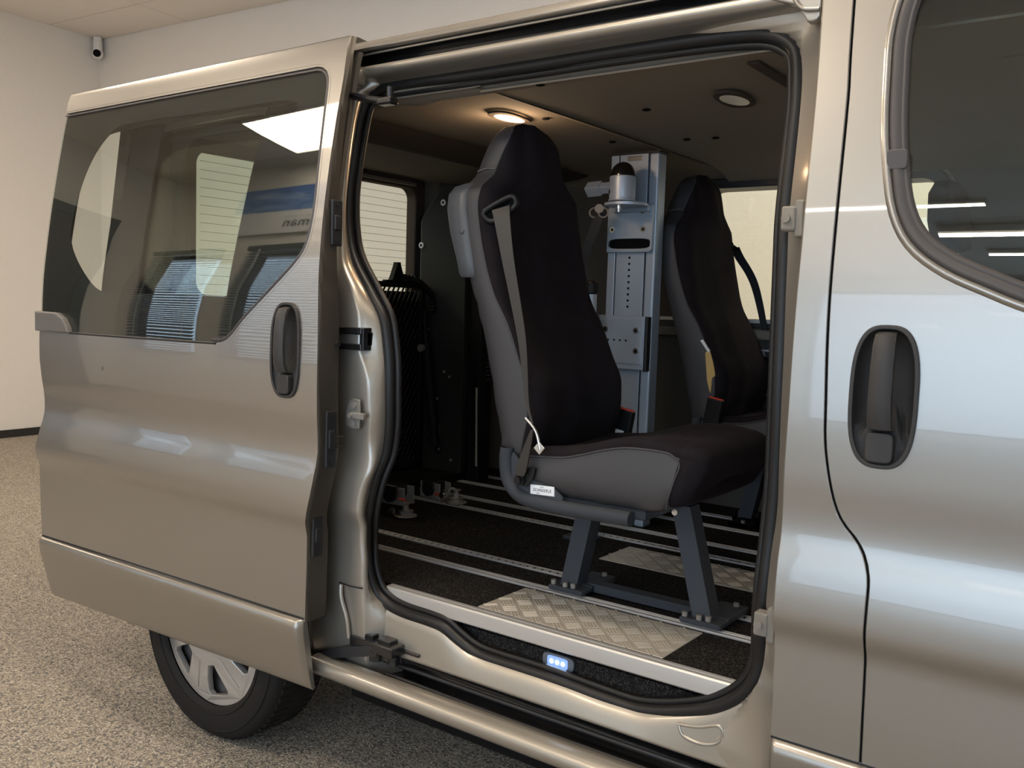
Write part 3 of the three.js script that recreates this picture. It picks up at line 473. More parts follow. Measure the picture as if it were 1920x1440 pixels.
// --- far flank with its windows, inside lining
const ZF = -1.76;
const FARWIN = [[-1.60, -.71, 1.312, 1.812], [-.28, .40, 1.33, 1.85]];
{
  const rr = (x0, x1, y0, y1, r = .07) => { const c = []; for (const [cx, cy, a] of [[x1 - r, y0 + r, -90], [x1 - r, y1 - r, 0], [x0 + r, y1 - r, 90], [x0 + r, y0 + r, 180]]) for (let k = 0; k <= 8; k++) { const t = (a + k * 90 / 8) * Math.PI / 180; c.push([cx + r * Math.cos(t), cy + r * Math.sin(t)]); } return c; };
  const out = [[-2.94, .33], [.55, .33], [.55, 1.4], [.2, 1.965], [-2.94, 1.99]];
  const holes = FARWIN.map(w => rr(...w));
  part(van, 'far_panel', slab(out, -1.875, -1.865, { holes }), M.paint);
  part(van, 'far_lining', slab([[-2.86, .56], [.5, .56], [.5, 1.4], [.18, 1.93], [-2.86, 1.93]], ZF - .02, ZF, { holes: FARWIN.map(([a, b, c, d]) => rr(a - .03, b + .03, c - .03, d + .03, .09)) }), M.trimInner);
  FARWIN.forEach(([a, b, c, d]) => {
    const f = part(van, 'far_window', slab(rr(a - .035, b + .035, c - .035, d + .035, .09), -1.866, ZF + .006, { holes: [rr(a, b, c, d)], bevel: .004 }), M.frameDark);
    part(f, 'window_pane', slab(rr(a, b, c, d), -1.855, -1.851), M.glass);
    part(f, 'frame_bead', pipe(rr(a - .045, b + .045, c - .045, d + .045, .1).map(p => V(p[0], p[1], ZF + .004)), .007, 120, 8, true, 0), M.headliner);
  });
  part(van, 'window_rail', box(-1.74, -.6, 1.296, 1.312, ZF - .05, ZF + .012, .003), M.alu);
  part(van, 'window_ledge', [box(-1.78, -.56, 1.235, 1.272, ZF, ZF + .03, .008)], M.headliner);
  part(van, 'lining_panel', [box(-1.6, -.62, 1.02, 1.20, ZF, ZF + .012, .006), box(-1.6, -.62, 1.19, 1.20, ZF, ZF + .02, .004)], M.aluMatte);
  part(van, 'cup_holder', new THREE.TorusGeometry(.022, .006, 8, 24).translate(-1.285, 1.145, ZF + .014), M.dark);
  part(van, 'near_lining', slab([[-2.86, .56], [-1.86, .56], [-1.86, 1.28], [-2.0, 1.5], [-2.0, 1.92], [-2.86, 1.92]], -.235, -.22, { holes: [rr(-2.75, -2.22, 1.33, 1.85, .08)] }), M.trimInner);
  part(van, 'rear_pillar_trim', box(-2.90, -2.80, .6, 1.92, -.30, -.15, .02), M.trimInner); part(van, 'rear_pillar_trim', box(-2.90, -2.80, .6, 1.92, -1.80, -1.58, .02), M.trimInner);
}
// --- tailgate with heated window
{
  const turn = g => g.rotateY(-Math.PI / 2);                       // outline in (z, y) -> across the van
  const rr = (x0, x1, y0, y1, r) => { const c = []; for (const [cx, cy, a] of [[x1 - r, y0 + r, -90], [x1 - r, y1 - r, 0], [x0 + r, y1 - r, 90], [x0 + r, y0 + r, 180]]) for (let k = 0; k <= 8; k++) { const t = (a + k * 90 / 8) * Math.PI / 180; c.push([cx + r * Math.cos(t), cy + r * Math.sin(t)]); } return c; };
  const g0 = slab([[-1.87, .4], [-.05, .4], [-.06, 1.4], [-.13, 1.98], [-1.77, 1.98], [-1.84, 1.4]], 2.885, 2.945, { holes: [rr(-1.525, -.375, 1.335, 1.85, .05)], bevel: .006 });
  const tg = part(van, 'tailgate', turn(g0), M.headDark);
  part(tg, 'window_pane', turn(slab(rr(-1.535, -.365, 1.325, 1.86, .05), 2.905, 2.909)), M.glass);
  const wires = []; for (let k = 0; k < 15; k++) wires.push(box(-2.9045, -2.9035, 1.375 + k * .0315, 1.3762 + k * .0315, -1.50, -.40, 0)); 
  part(tg, 'heating_wire', wires, M.trimInner).userData.kind = 'stuff';
  part(tg, 'top_trim', box(-2.885, -2.86, 1.858, 1.872, -1.50, -.9, .004), M.headliner);
}
// --- underside
part(van, 'underbody', [box(-2.9, .55, .27, .52, -1.80, -.16, .01), box(-1.78, .5, .25, .34, -1.8, -.10, .01)], M.underbody);

// --- headliner, lamps
const YC = 1.885;
{
  const edge = (x0, x1, y) => loft([x0, (x0 * 2 + x1) / 3, x1].map(x => [[-.205, y - .012], [-.215, y - .004], [-.24, y], [-.5, y + .004], [-.95, y + .006], [-1.5, y + .003], [-1.64, y - .004], [-1.70, y - .018], [-1.748, y - .036]].map(([z, yy]) => V(x, yy, z))));
  const h = part(van, 'headliner', [edge(-2.86, -1.47, YC), loft([[-1.50, .0], [-1.49, .014], [-1.465, .02]].map(([x, d]) => [-.215, -.6, -1.2, -1.66].map(z => V(x, YC + .004 - d, z))))], M.headliner);
  part(van, 'headliner_front', edge(-1.47, .3, YC - .014), M.headliner);
  part(van, 'roof_trim', loft([-1.9, -1.2, -.58].map(x => [V(x, 1.905, -.198), V(x, 1.893, -.203), V(x, 1.872, -.225), V(x, 1.868, -.26)])), M.headliner);
  part(van, 'rear_roof_bow', loft([[-2.34, 0], [-2.28, -.014], [-2.2, -.022], [-2.1, -.012], [-2.04, 0]].map(([x, d]) => [-.25, -.7, -1.2, -1.66].map(z => V(x, YC - .002 + d - .004, z)))), M.headDark);
  const spots = [[-1.222, -.615], [-1.316, -.249], [-1.586, -.23], [-1.581, -.66], [-1.596, -1.075], [-1.314, -1.053], [-1.224, -1.067]];
  for (const [x, z] of spots) part(van, 'trim_clip', new THREE.SphereGeometry(.013, 14, 8).scale(1, .28, .8).translate(x, YC - (x > -1.47 ? .016 : -.002), z), M.dark);
  part(van, 'belt_slot', [box(-.812, -.783, YC - .020, YC - .013, -.58, -.30, .003)], M.headDark);
  part(van, 'ceiling_boss', new THREE.SphereGeometry(.055, 24, 12).scale(1.2, .3, .8).translate(-1.72, YC - .004, -.27), M.headliner);
  const lamp = (x, z, on) => {
    const b = part(van, 'interior_lamp', slab(oval(0, 0, .085, .18, 36, 2.6), -.003, .003, { bevel: .001 }).rotateX(Math.PI / 2).rotateY(.1).translate(x, YC - .004 - (x > -1.47 ? .014 : 0), z), M.headDark);
    const lensM = on ? S_({ color: col(.9, .8, .65), emissive: col(1, .62, .32), emissiveIntensity: 5, roughness: .4 }) : M.lens;
    part(b, 'lamp_lens', new THREE.SphereGeometry(.07, 28, 14).scale(.48, .10, 1.0).translate(x, YC - .004 - (x > -1.47 ? .014 : 0), z), lensM, on ? 'glowing warm lamp lens' : 'unlit pale lamp lens');
    if (on) { const l = new THREE.PointLight(col(1, .66, .38), .16); l.position.set(x + 1.2, YC - .035, z + .95); l.castShadow = true; l.shadow.radius = 2; van.add(l); }
  };
  lamp(-1.652, -.575, true); lamp(-.965, -.60, false);
}

// ---------------------------------------------------------------- the van's floor
const YF = .575;
{
  const metres = g => { const p = g.attributes.position, uv = g.attributes.uv; for (let i = 0; i < p.count; i++) uv.setXY(i, p.getX(i), Math.abs(g.attributes.normal.getY(i)) > .5 ? p.getZ(i) : p.getY(i)); return g; };
  part(van, 'floor_carpet', metres(box(-2.88, .5, .52, YF, -1.77, -.150, .0)), M.mat, 'dark speckled carpet of the van floor');
  part(van, 'carpet_riser', metres(box(-1.72, -.60, .41, .548, -.20, -.150, 0)), M.riserMat);
  // aluminium sill profile
  const pr = [[YF - .004, -.150], [YF + .0015, -.150], [YF + .002, -.138], [YF + .0005, -.1375], [YF + .0005, -.1355], [YF + .002, -.135], [YF + .0015, -.124], [YF - .002, -.1205], [YF - .006, -.120], [.541, -.120], [.538, -.122], [.538, -.148]];
  part(van, 'sill_profile', loft([-1.675, -1.1, -.655].map(x => pr.map(([y, z]) => V(x, y, z))), { crease: .4 }), M.alu, 'bright aluminium edge profile of the floor');
  // rails let into the floor
  const rail = (z, holes) => {
    const x0 = -2.86, x1 = .3, list = [], strip = (d, w, h) => list.push(box(x0, x1, YF - .002, YF + h, z + d - w / 2, z + d + w / 2, .001));
    if (holes) {
      strip(.0125, .007, .005); strip(-.0135, .005, .005);
      const tooth = box(-.0085, .0085, YF, YF + .0045, -.008, .008, .002);
      for (let x = x0 + .02; x < x1; x += .0265) list.push(tooth.clone().translate(x, 0, z - .002));
    } else { strip(.0125, .0075, .005); strip(-.001, .0045, .006); strip(-.0130, .005, .005); }
    const r = part(van, 'floor_rail', list, M.alu, holes ? 'perforated aluminium floor rail' : 'grooved aluminium floor rail');
    part(r, 'rail_bed', box(x0, x1, YF - .004, YF + .0012, z - .0155, z + .0155, 0), M.dark); return r;
  };
  rail(-.390, false); rail(-.530, true); rail(-1.010, true); rail(-1.155, false); rail(-1.395, false); rail(-1.560, true);
  // chequer plates, every bar raised
  const plate = (x0, x1, z0, z1, both) => {
    const c = .0443, list = [box(x0, x1, YF - .002, YF + .002, z0, z1, .0008)], bar = new THREE.CylinderGeometry(.0026, .0026, .034, 5, 1).rotateZ(Math.PI / 2).scale(1, .55, 1), turn = Math.PI / 4;
    for (let i = -16; i < 16; i++) for (let j = -16; j < 16; j++) for (let k = -2; k <= 2; k++) {
      const even = (i + j) % 2 === 0; if (!both && !even) continue;
      const u = i * c + (even ? 0 : k * .0078), v = j * c + (even ? k * .0078 : 0);
      const x = (x0 + x1) / 2 + u * Math.cos(turn) + v * Math.sin(turn), z = (z0 + z1) / 2 - u * Math.sin(turn) + v * Math.cos(turn);
      if (x < x0 + .008 || x > x1 - .008 || z < z0 + .008 || z > z1 - .008) continue;
      list.push(bar.clone().rotateY(turn + (even ? 0 : Math.PI / 2)).translate(x, YF + .0022, z));
    }
    part(van, 'tread_plate', list, M.tread, both ? 'large chequered aluminium tread plate at the doorway' : 'smaller chequered aluminium plate in the middle of the floor');
  };
  plate(-1.388, -.872, -.362, -.156, true); plate(-1.393, -.80, -.942, -.752, true);
  // step light in the riser
  const lit = part(van, 'step_light', slab(oval(-1.1335, .503, .088, .036, 40, 4), -.150, -.140, { bevel: .003 }), P({ color: col(.10, .12, .15), roughness: .2, clearcoat: 1 }), 'small oval light glowing blue white in the carpeted step');
  part(lit, 'light_lens', slab(oval(-1.1335, .503, .058, .026, 32, 6), -.142, -.1385, { bevel: .001 }), S_({ color: col(.25, .35, .6), emissive: col(.22, .42, 1), emissiveIntensity: .45, roughness: .2 }));
  for (let k = -1; k <= 1; k++) part(lit, 'light_diode', new THREE.SphereGeometry(.0055, 14, 10).scale(1, 1, .5).translate(-1.1335 + k * .016, .503, -.138), S_({ color: col(.9, .95, 1), emissive: col(.75, .88, 1), emissiveIntensity: 3 }));
  const l = new THREE.RectAreaLight(col(.5, .68, 1), 5, .056, .024); l.position.set(-1.1335 + 1.2, .503, -.135 + .95); l.rotation.y = Math.PI; l.castShadow = true; van.add(l);
}

// ---------------------------------------------------------------- seats
// origin at the floor under the seat; m mirrors the side with the belt
function seat(pos, m, label, torn) {
  const t = thing('passenger_seat', label, 'seat', pos, 0);
  const L = (x, y, z) => V(x + 1.15, y - YF, m * (z + .46));
  const Z0 = -.46;
  // backrest: rows up the back; each has rear, seam, front of bolster, front of middle, half width
  const lv = [
    [.940, -1.398, -1.340, -1.335, -1.335, .190], [.955, -1.404, -1.336, -1.322, -1.320, .212], [1.0, -1.412, -1.326, -1.300, -1.312, .219], [1.063, -1.428, -1.314, -1.285, -1.300, .221], [1.125, -1.441, -1.317, -1.287, -1.300, .222],
    [1.20, -1.460, -1.346, -1.322, -1.330, .222], [1.278, -1.484, -1.380, -1.358, -1.364, .222], [1.36, -1.510, -1.430, -1.402, -1.405, .222], [1.457, -1.540, -1.466, -1.425, -1.425, .222],
    [1.53, -1.558, -1.484, -1.440, -1.440, .221], [1.594, -1.568, -1.494, -1.450, -1.445, .218], [1.630, -1.572, -1.492, -1.452, -1.445, .210], [1.650, -1.574, -1.492, -1.452, -1.443, .186],
    [1.668, -1.576, -1.494, -1.450, -1.440, .158], [1.692, -1.575, -1.496, -1.455, -1.443, .141], [1.735, -1.566, -1.486, -1.462, -1.450, .128], [1.775, -1.556, -1.478, -1.470, -1.458, .110], [1.800, -1.548, -1.484, -1.480, -1.470, .089], [1.816, -1.538, -1.492, -1.488, -1.482, .062], [1.823, -1.522, -1.496, -1.486, -1.480, .034]];
  const ks = lv.map(r => r[0]), f = k => through(ks, lv.map(r => r[k])), [fr, fs, fb, fm, fw] = [1, 2, 3, 4, 5].map(f);
  const ys = []; for (let i = 0; i <= 70; i++) ys.push(.94 + (1.823 - .94) * i / 70);
  const rear = y => { const xr = fr(y), xs = fs(y), w = fw(y), d = xs - xr, r = Math.min(.04, d * .45); return [[xs, w], [xs - d * .3, w + .002], [xr + r, w], [xr + r * .3, w - r * .3], [xr, w - r], [xr - .006, 0]]; };
  const face = y => { const xs = fs(y), w = fw(y), b = fb(y), q = fm(y); return [[xs, w], [xs + (b - xs) * .35, w + .003], [xs + (b - xs) * .8, w - .014], [b, w - .045], [(b + q) / 2 - .004, w * .52], [q - .002, w * .25], [q, 0]]; };
  const both = (y, fn) => { const a = fn(y); return dense([...a.map(([x, z]) => L(x, y, Z0 + z)), ...a.slice(0, -1).reverse().map(([x, z]) => L(x, y, Z0 - z))], 44); };
  const top = both(1.823, rear).concat(both(1.823, face).reverse()), bot = both(.94, rear).concat(both(.94, face).reverse());
  part(t, 'backrest', [loft(ys.map(y => both(y, face))), cap(top)], M.cloth, 'dark cloth front of the backrest');
  part(t, 'backrest_shell', [loft(ys.map(y => both(y, rear))), cap(bot)], M.vinyl, 'black vinyl sides and rear of the backrest');
  for (const s of [1, -1]) part(t, 'piping', pipe(ys.filter(y => y < 1.80).map(y => L(fs(y), y, Z0 + s * (fw(y) + .001))), .0028, 120, 6), M.vinyl);
  for (const s of [1, -1]) part(t, 'headrest_seam', pipe([0, .5, 1].map(k => L(fr(1.69) + .02 + k * (fs(1.69) - fr(1.69) - .022), 1.685 + .006 * Math.sin(k * 2.6), Z0 + s * (.1465))), .002, 12, 6), M.plasticGrey);
  // hard cover wrapped round the upper rear
  const cy = [1.402, 1.41, 1.45, 1.52, 1.58, 1.618, 1.640, 1.648], back = [-1.546, -1.551, -1.563, -1.585, -1.598, -1.600, -1.592, -1.575], fro = [-1.500, -1.496, -1.503, -1.518, -1.530, -1.532, -1.528, -1.528], wd = [.224, .228, .2285, .2285, .227, .220, .205, .19];
  if (!torn) part(t, 'back_cover', loft(cy.map((y, i) => dense([[fro[i], wd[i] - .006], [fro[i], wd[i]], [(fro[i] + back[i]) / 2, wd[i] + .001], [back[i] + .012, wd[i] - .003], [back[i], wd[i] - .02], [back[i] - .004, 0]].map(([x, z]) => L(x, y, Z0 + z)).concat([[back[i], -wd[i] + .02], [back[i] + .012, -wd[i] + .003], [fro[i], -wd[i]], [fro[i], -wd[i] + .006]].map(([x, z]) => L(x, y, Z0 + z))), 40, false, .3)), { crease: .9 }), M.hardBack, 'smooth hard grey cover on the rear shoulder');
  if (!torn) part(t, 'cover_screw', new THREE.SphereGeometry(.0075, 14, 10).scale(1, 1, .5).translate(...L(-1.535, 1.52, Z0 + .230).toArray()), M.hardBack);
  // belt slot and belt
  const sk = m > 0 ? 1 : .7, sl = [[-1.462, 1.571], [-1.405, 1.604], [-1.388, 1.598], [-1.392, 1.578], [-1.440, 1.545], [-1.462, 1.553]];
  const zs = Z0 + .226;
  const ring = dense(sl.map(([x, y]) => L(-1.425 - (m > 0 ? 0 : .05) + (x + 1.425) * sk, 1.574 + (y - 1.574) * sk, zs - (m > 0 ? 0 : .02) - (x + 1.462) * .35)), 40, true);
  part(t, 'belt_guide', new THREE.TubeGeometry(new THREE.CatmullRomCurve3(ring, true), 60, .0075 * sk, 10, true), M.bucklePlastic);
  part(t, 'belt_slot', [loft([ring.map(p => p.clone().add(V(0, 0, m * -.002))), ring.map(p => p.clone().lerp(L(-1.425, 1.575, zs - .03), .97))], { closeRow: true })], M.dark);
  const bx = m > 0 ? 0 : -.035, ribbon = (a, th = .0014) => { const l = dense(a.map(p => L(...p[0])), 40), r = dense(a.map(p => L(...p[1])), 40); return loft(l.map((p, i) => { const n = V(.6, .1, m * .8).multiplyScalar(th); return [p, r[i], r[i].clone().sub(n), p.clone().sub(n), p]; }), { crease: .8 }); };
  part(t, 'seat_belt', ribbon([[[-1.436 + bx, 1.570, -.226], [-1.398 + bx, 1.584, -.250]], [[-1.425 + bx, 1.545, -.222], [-1.386 + bx, 1.552, -.236]], [[-1.392, 1.44, -.218], [-1.360, 1.445, -.224]], [[-1.335, 1.25, -.216], [-1.312, 1.252, -.218]], [[-1.306, 1.10, -.216], [-1.296, 1.10, -.217]], [[-1.286, 1.045, -.216], [-1.279, 1.045, -.216]]]), m > 0 ? M.belt : M.beltDark, 'grey webbing belt');
  part(t, 'belt_tongue', [pipe([[-1.302, 1.058], [-1.27, 1.028], [-1.255, .985]].map(([x, y]) => L(x, y, -.214)), .004, 16, 8), box(-.012, .012, -.012, .012, -.002, .002, .002).rotateZ(-.7).translate(...L(-1.257, .988, -.213).toArray())], M.steel);
  part(t, 'belt_anchor', [loft([[1.03, .004], [1.0, .0085], [.95, .014], [.925, .0155], [.912, .013]].map(([y, w], i) => [-1, 1, 1, -1, -1].map((s, k) => L(-1.2805 - (1.03 - y) * .28 + s * w, y, -.212 - (k > 1 && k < 4 ? .005 : 0)))), { crease: .6 })], M.belt);
  part(t, 'belt_bolt', [rod(L(-1.318, .900, -.232), L(-1.318, .900, -.218), .015, 20), rod(L(-1.318, .900, -.22), L(-1.318, .900, -.208), .010, 6), slab([[-1.335, .885], [-1.30, .885], [-1.28, .91], [-1.275, .935], [-1.29, .935], [-1.335, .915]].map(([x, y]) => [x + 1.15, y - YF]), m > 0 ? .229 : -.235, m > 0 ? .235 : -.229)], M.bucklePlastic);
  // cushion: rows along x; bottom, seam, rolled edge, middle, half width
  const cu = [[-1.352, .885, .950, .972, .965, .205], [-1.30, .870, .959, .980, .978, .218], [-1.20, .867, .969, .992, .994, .221], [-1.146, .866, .983, 1.006, 1.006, .222], [-1.078, .866, 1.003, 1.026, 1.024, .222], [-1.013, .866, 1.014, 1.038, 1.036, .222], [-.953, .867, 1.015, 1.042, 1.040, .222], [-.915, .873, 1.010, 1.040, 1.040, .221], [-.895, .885, 1.004, 1.037, 1.040, .220]];
  const xk = cu.map(r => r[0]), [cb, cs, ce, cm, cw] = [1, 2, 3, 4, 5].map(k => through(xk, cu.map(r => r[k])));
  const xs = []; for (let i = 0; i <= 44; i++) xs.push(-1.352 + (1.352 - .895) * i / 44);
  const sec = (x, pts) => dense([...pts.map(([y, z]) => L(x, y, Z0 + z)), ...pts.slice(0, -1).reverse().map(([y, z]) => L(x, y, Z0 - z))], 40);
  const under = x => [[cs(x), cw(x)], [(cs(x) + cb(x)) / 2, cw(x) + .005], [cb(x) + .03, cw(x) + .001], [cb(x) + .008, cw(x) - .012], [cb(x), cw(x) - .04], [cb(x) - .004, 0]];
  const over = x => [[cs(x), cw(x)], [cs(x) + .009, cw(x) + .001], [cs(x) + .02, cw(x) - .008], [ce(x), cw(x) - .05], [cm(x) - .006, cw(x) * .4], [cm(x) - .009, 0]];
  // the front rows lean back towards the bottom; a cloth roll closes the front
  const last = -.895, lean = (x, y) => x - Math.max(0, 1 - (last - x) / .12) * .030 * Math.max(0, Math.min(1, (1.0 - y) / .12));
  const leaned = (x, pts) => { const q = sec(x, pts); q.forEach(p => { p.x = lean(p.x - 1.15, p.y + YF) + 1.15; }); return q; };
  const endRing = [...leaned(last, over(last)), ...leaned(last, under(last)).reverse()];
  const yc = .95 - YF, roll = [0, 15, 30, 45, 60, 75, 90].map(d => { const a = d * Math.PI / 180, inset = .034 * (1 - Math.cos(a)), fwd = .058 * Math.sin(a); return endRing.map(p => V(p.x + fwd * (.85 + .15 * Math.min(1, Math.max(0, (p.y - yc + .09) / .14))), yc + (p.y - yc) * (1 - inset / .085), p.z * (1 - inset / .222))); });
  const nose = [1, .7, .4, .1].map(s => roll.at(-1).map(p => V(p.x + .010 * (1 - s * s), yc + (p.y - yc) * s, p.z * s)));
  part(t, 'cushion', [loft(xs.map(x => leaned(x, over(x)))), loft([...roll, ...nose.slice(1)]), cap(nose.at(-1))], M.cloth, 'dark cloth seat cushion');
  part(t, 'cushion_side', [loft(xs.map(x => leaned(x, under(x)))), cap(sec(-1.352, under(-1.352)))], M.vinyl, 'black vinyl sides of the cushion');
  for (const s of [1, -1]) part(t, 'cushion_piping', pipe([...xs.filter((_, i) => i % 3 === 0).map(x => L(x, cs(x), Z0 + s * (cw(x) + .001))), L(-.894, .99, Z0 + s * .222), L(-.903, .955, Z0 + s * .225), L(-.917, .91, Z0 + s * .224), L(-.924, .884, Z0 + s * .214)], .0026, 90, 6), M.vinyl);
  // tubular frame, brackets, legs and floor bar
  for (const s of [1, -1]) {
    const z = Z0 + s * .222;
    part(t, 'side_tube', [pipe([[-1.372, .975], [-1.374, .935], [-1.366, .895], [-1.340, .864], [-1.300, .850], [-1.22, .845], [-1.012, .848]].map(([x, y]) => L(x, y, z)), .0185, 70, 16), new THREE.CylinderGeometry(.0185, .0185, .003, 18).rotateZ(Math.PI / 2).translate(...L(-1.0105, .848, z).toArray())], M.powder);
    part(t, 'side_plate', slab([[-1.352, .965], [-1.318, .935], [-1.298, .905], [-1.284, .900], [-1.228, .893], [-1.198, .872], [-1.198, .862], [-1.29, .862], [-1.34, .88], [-1.362, .93]].map(([x, y]) => [x + 1.15, y - YF]), m * s * .2225 - .002, m * s * .2225 + .003), M.powder);
  }
  if (m > 0) {
    const cv = document.createElement('canvas'); cv.width = 512; cv.height = 160; const g = cv.getContext('2d');
    g.fillStyle = '#eceef2'; g.fillRect(0, 0, 512, 160); g.fillStyle = '#4d5158'; g.font = 'bold 76px sans-serif'; g.textAlign = 'center'; g.fillText('SCHNIERLE', 256, 108, 452);
    g.fillRect(205, 22, 70, 8); g.fillRect(250, 18, 40, 6); g.fillRect(120, 132, 70, 8); g.fillRect(150, 140, 50, 6);
    const tx = new THREE.CanvasTexture(cv); tx.colorSpace = THREE.SRGBColorSpace;
    part(t, 'maker_label', [new THREE.PlaneGeometry(.070, .0225).rotateZ(.045).translate(...L(-1.258, .880, -.2335).toArray())], S_({ map: tx, roughness: .35 }), 'white label with the maker\'s name');
    part(t, 'label_plate', box(-.036, .036, -.012, .012, -.001, .001, .0008).rotateZ(.045).translate(...L(-1.258, .880, -.2347).toArray()), M.paper);
  }
  const leg = (x0, y0, x1, y1, w) => { const d = .052; return loft([[x0, y0], [x1, y1]].map(([x, y]) => [[-w / 2, d / 2], [w / 2, d / 2], [w / 2, -d / 2], [-w / 2, -d / 2], [-w / 2, d / 2]].map(([a, b]) => L(x + a, y, -.425 + b))), { crease: .5 }); };
  part(t, 'leg', leg(-1.276, .597, -1.222, .862, .050), M.powder); part(t, 'leg', leg(-.893, .597, -.963, .862, .050), M.powder);
  part(t, 'leg_bolt', rod(L(-.975, .845, -.398), L(-.975, .845, -.392), .008, 12), M.steel);
  for (const x of [-1.276, -.893]) {
    const f = part(t, 'foot_plate', [box(x - .050, x + .055, .583, .597, -.445, -.378, .004).translate(1.15, -YF, .46), box(x - .02, x + .055, .583, .600, -.555, -.43, .004).translate(1.15, -YF, .46)].map(g => m > 0 ? g : g.applyMatrix4(new THREE.Matrix4().makeScale(1, 1, -1))), M.powder);
    for (const [dx, z] of [[-.04, -.39], [-.002, -.388], [.02, -.392], [.03, -.535]]) part(f, 'bolt_head', rod(L(x + dx, .596, z), L(x + dx, .609, z), .0075, 6), M.zinc);
  }
  part(t, 'floor_bar', box(-1.24, -.93, .580, .604, -.482, -.440, .003).translate(1.15, -YF, .46).applyMatrix4(new THREE.Matrix4().makeScale(1, 1, m)), M.powder);
  part(t, 'seat_pan', box(-1.33, -.985, .842, .868, -.66, -.26, .006).translate(1.15, -YF, .46).applyMatrix4(new THREE.Matrix4().makeScale(1, 1, m)), M.powder);
  // buckle on the inner side
  const bk = part(t, 'belt_buckle', box(-.028, .028, -.055, .045, -.012, .012, .005).rotateZ(-.16).translate(...L(-1.302, 1.0, -.705).toArray()), M.bucklePlastic);
  part(bk, 'buckle_button', box(-.025, .025, .040, .048, -.009, .009, .002).rotateZ(-.16).translate(...L(-1.302, 1.0, -.705).toArray()), M.red, 'red release button');
  part(bk, 'buckle_label', box(-.014, .014, -.022, .0, m * .0125 - .0006, m * .0125 + .0006, .0004).rotateZ(-.16).translate(...L(-1.306, .985, -.705).toArray()), M.paper);
  if (torn) {
    part(t, 'torn_foam', slab(curve2([[-1.352, 1.195], [-1.338, 1.205], [-1.322, 1.165], [-1.312, 1.120], [-1.322, 1.112], [-1.326, 1.06], [-1.340, 1.10]], 40, .3).map(([x, y]) => [x + 1.15, y - YF]), -m * .2185, -m * .2265, { bevel: .001 }), M.foam, 'patch of yellow foam showing through the torn seam');
    part(t, 'seam_tag', slab([[-1.372, 1.236], [-1.362, 1.240], [-1.335, 1.203], [-1.340, 1.196]].map(([x, y]) => [x + 1.15, y - YF]), -m * .2185, -m * .2275), M.paper);
    part(t, 'care_label', box(-.022, .022, -.009, .009, -.001, .001, .0006).translate(...L(-1.215, 1.025, -.36).toArray()), M.paper);
  }
  return t;
}
seat([-1.15, YF, -.46], 1, 'near black passenger seat beside the open doorway with a grey belt', false);
seat([-1.115, YF, -1.50], -1, 'far black passenger seat below the far window with torn yellow foam', true);

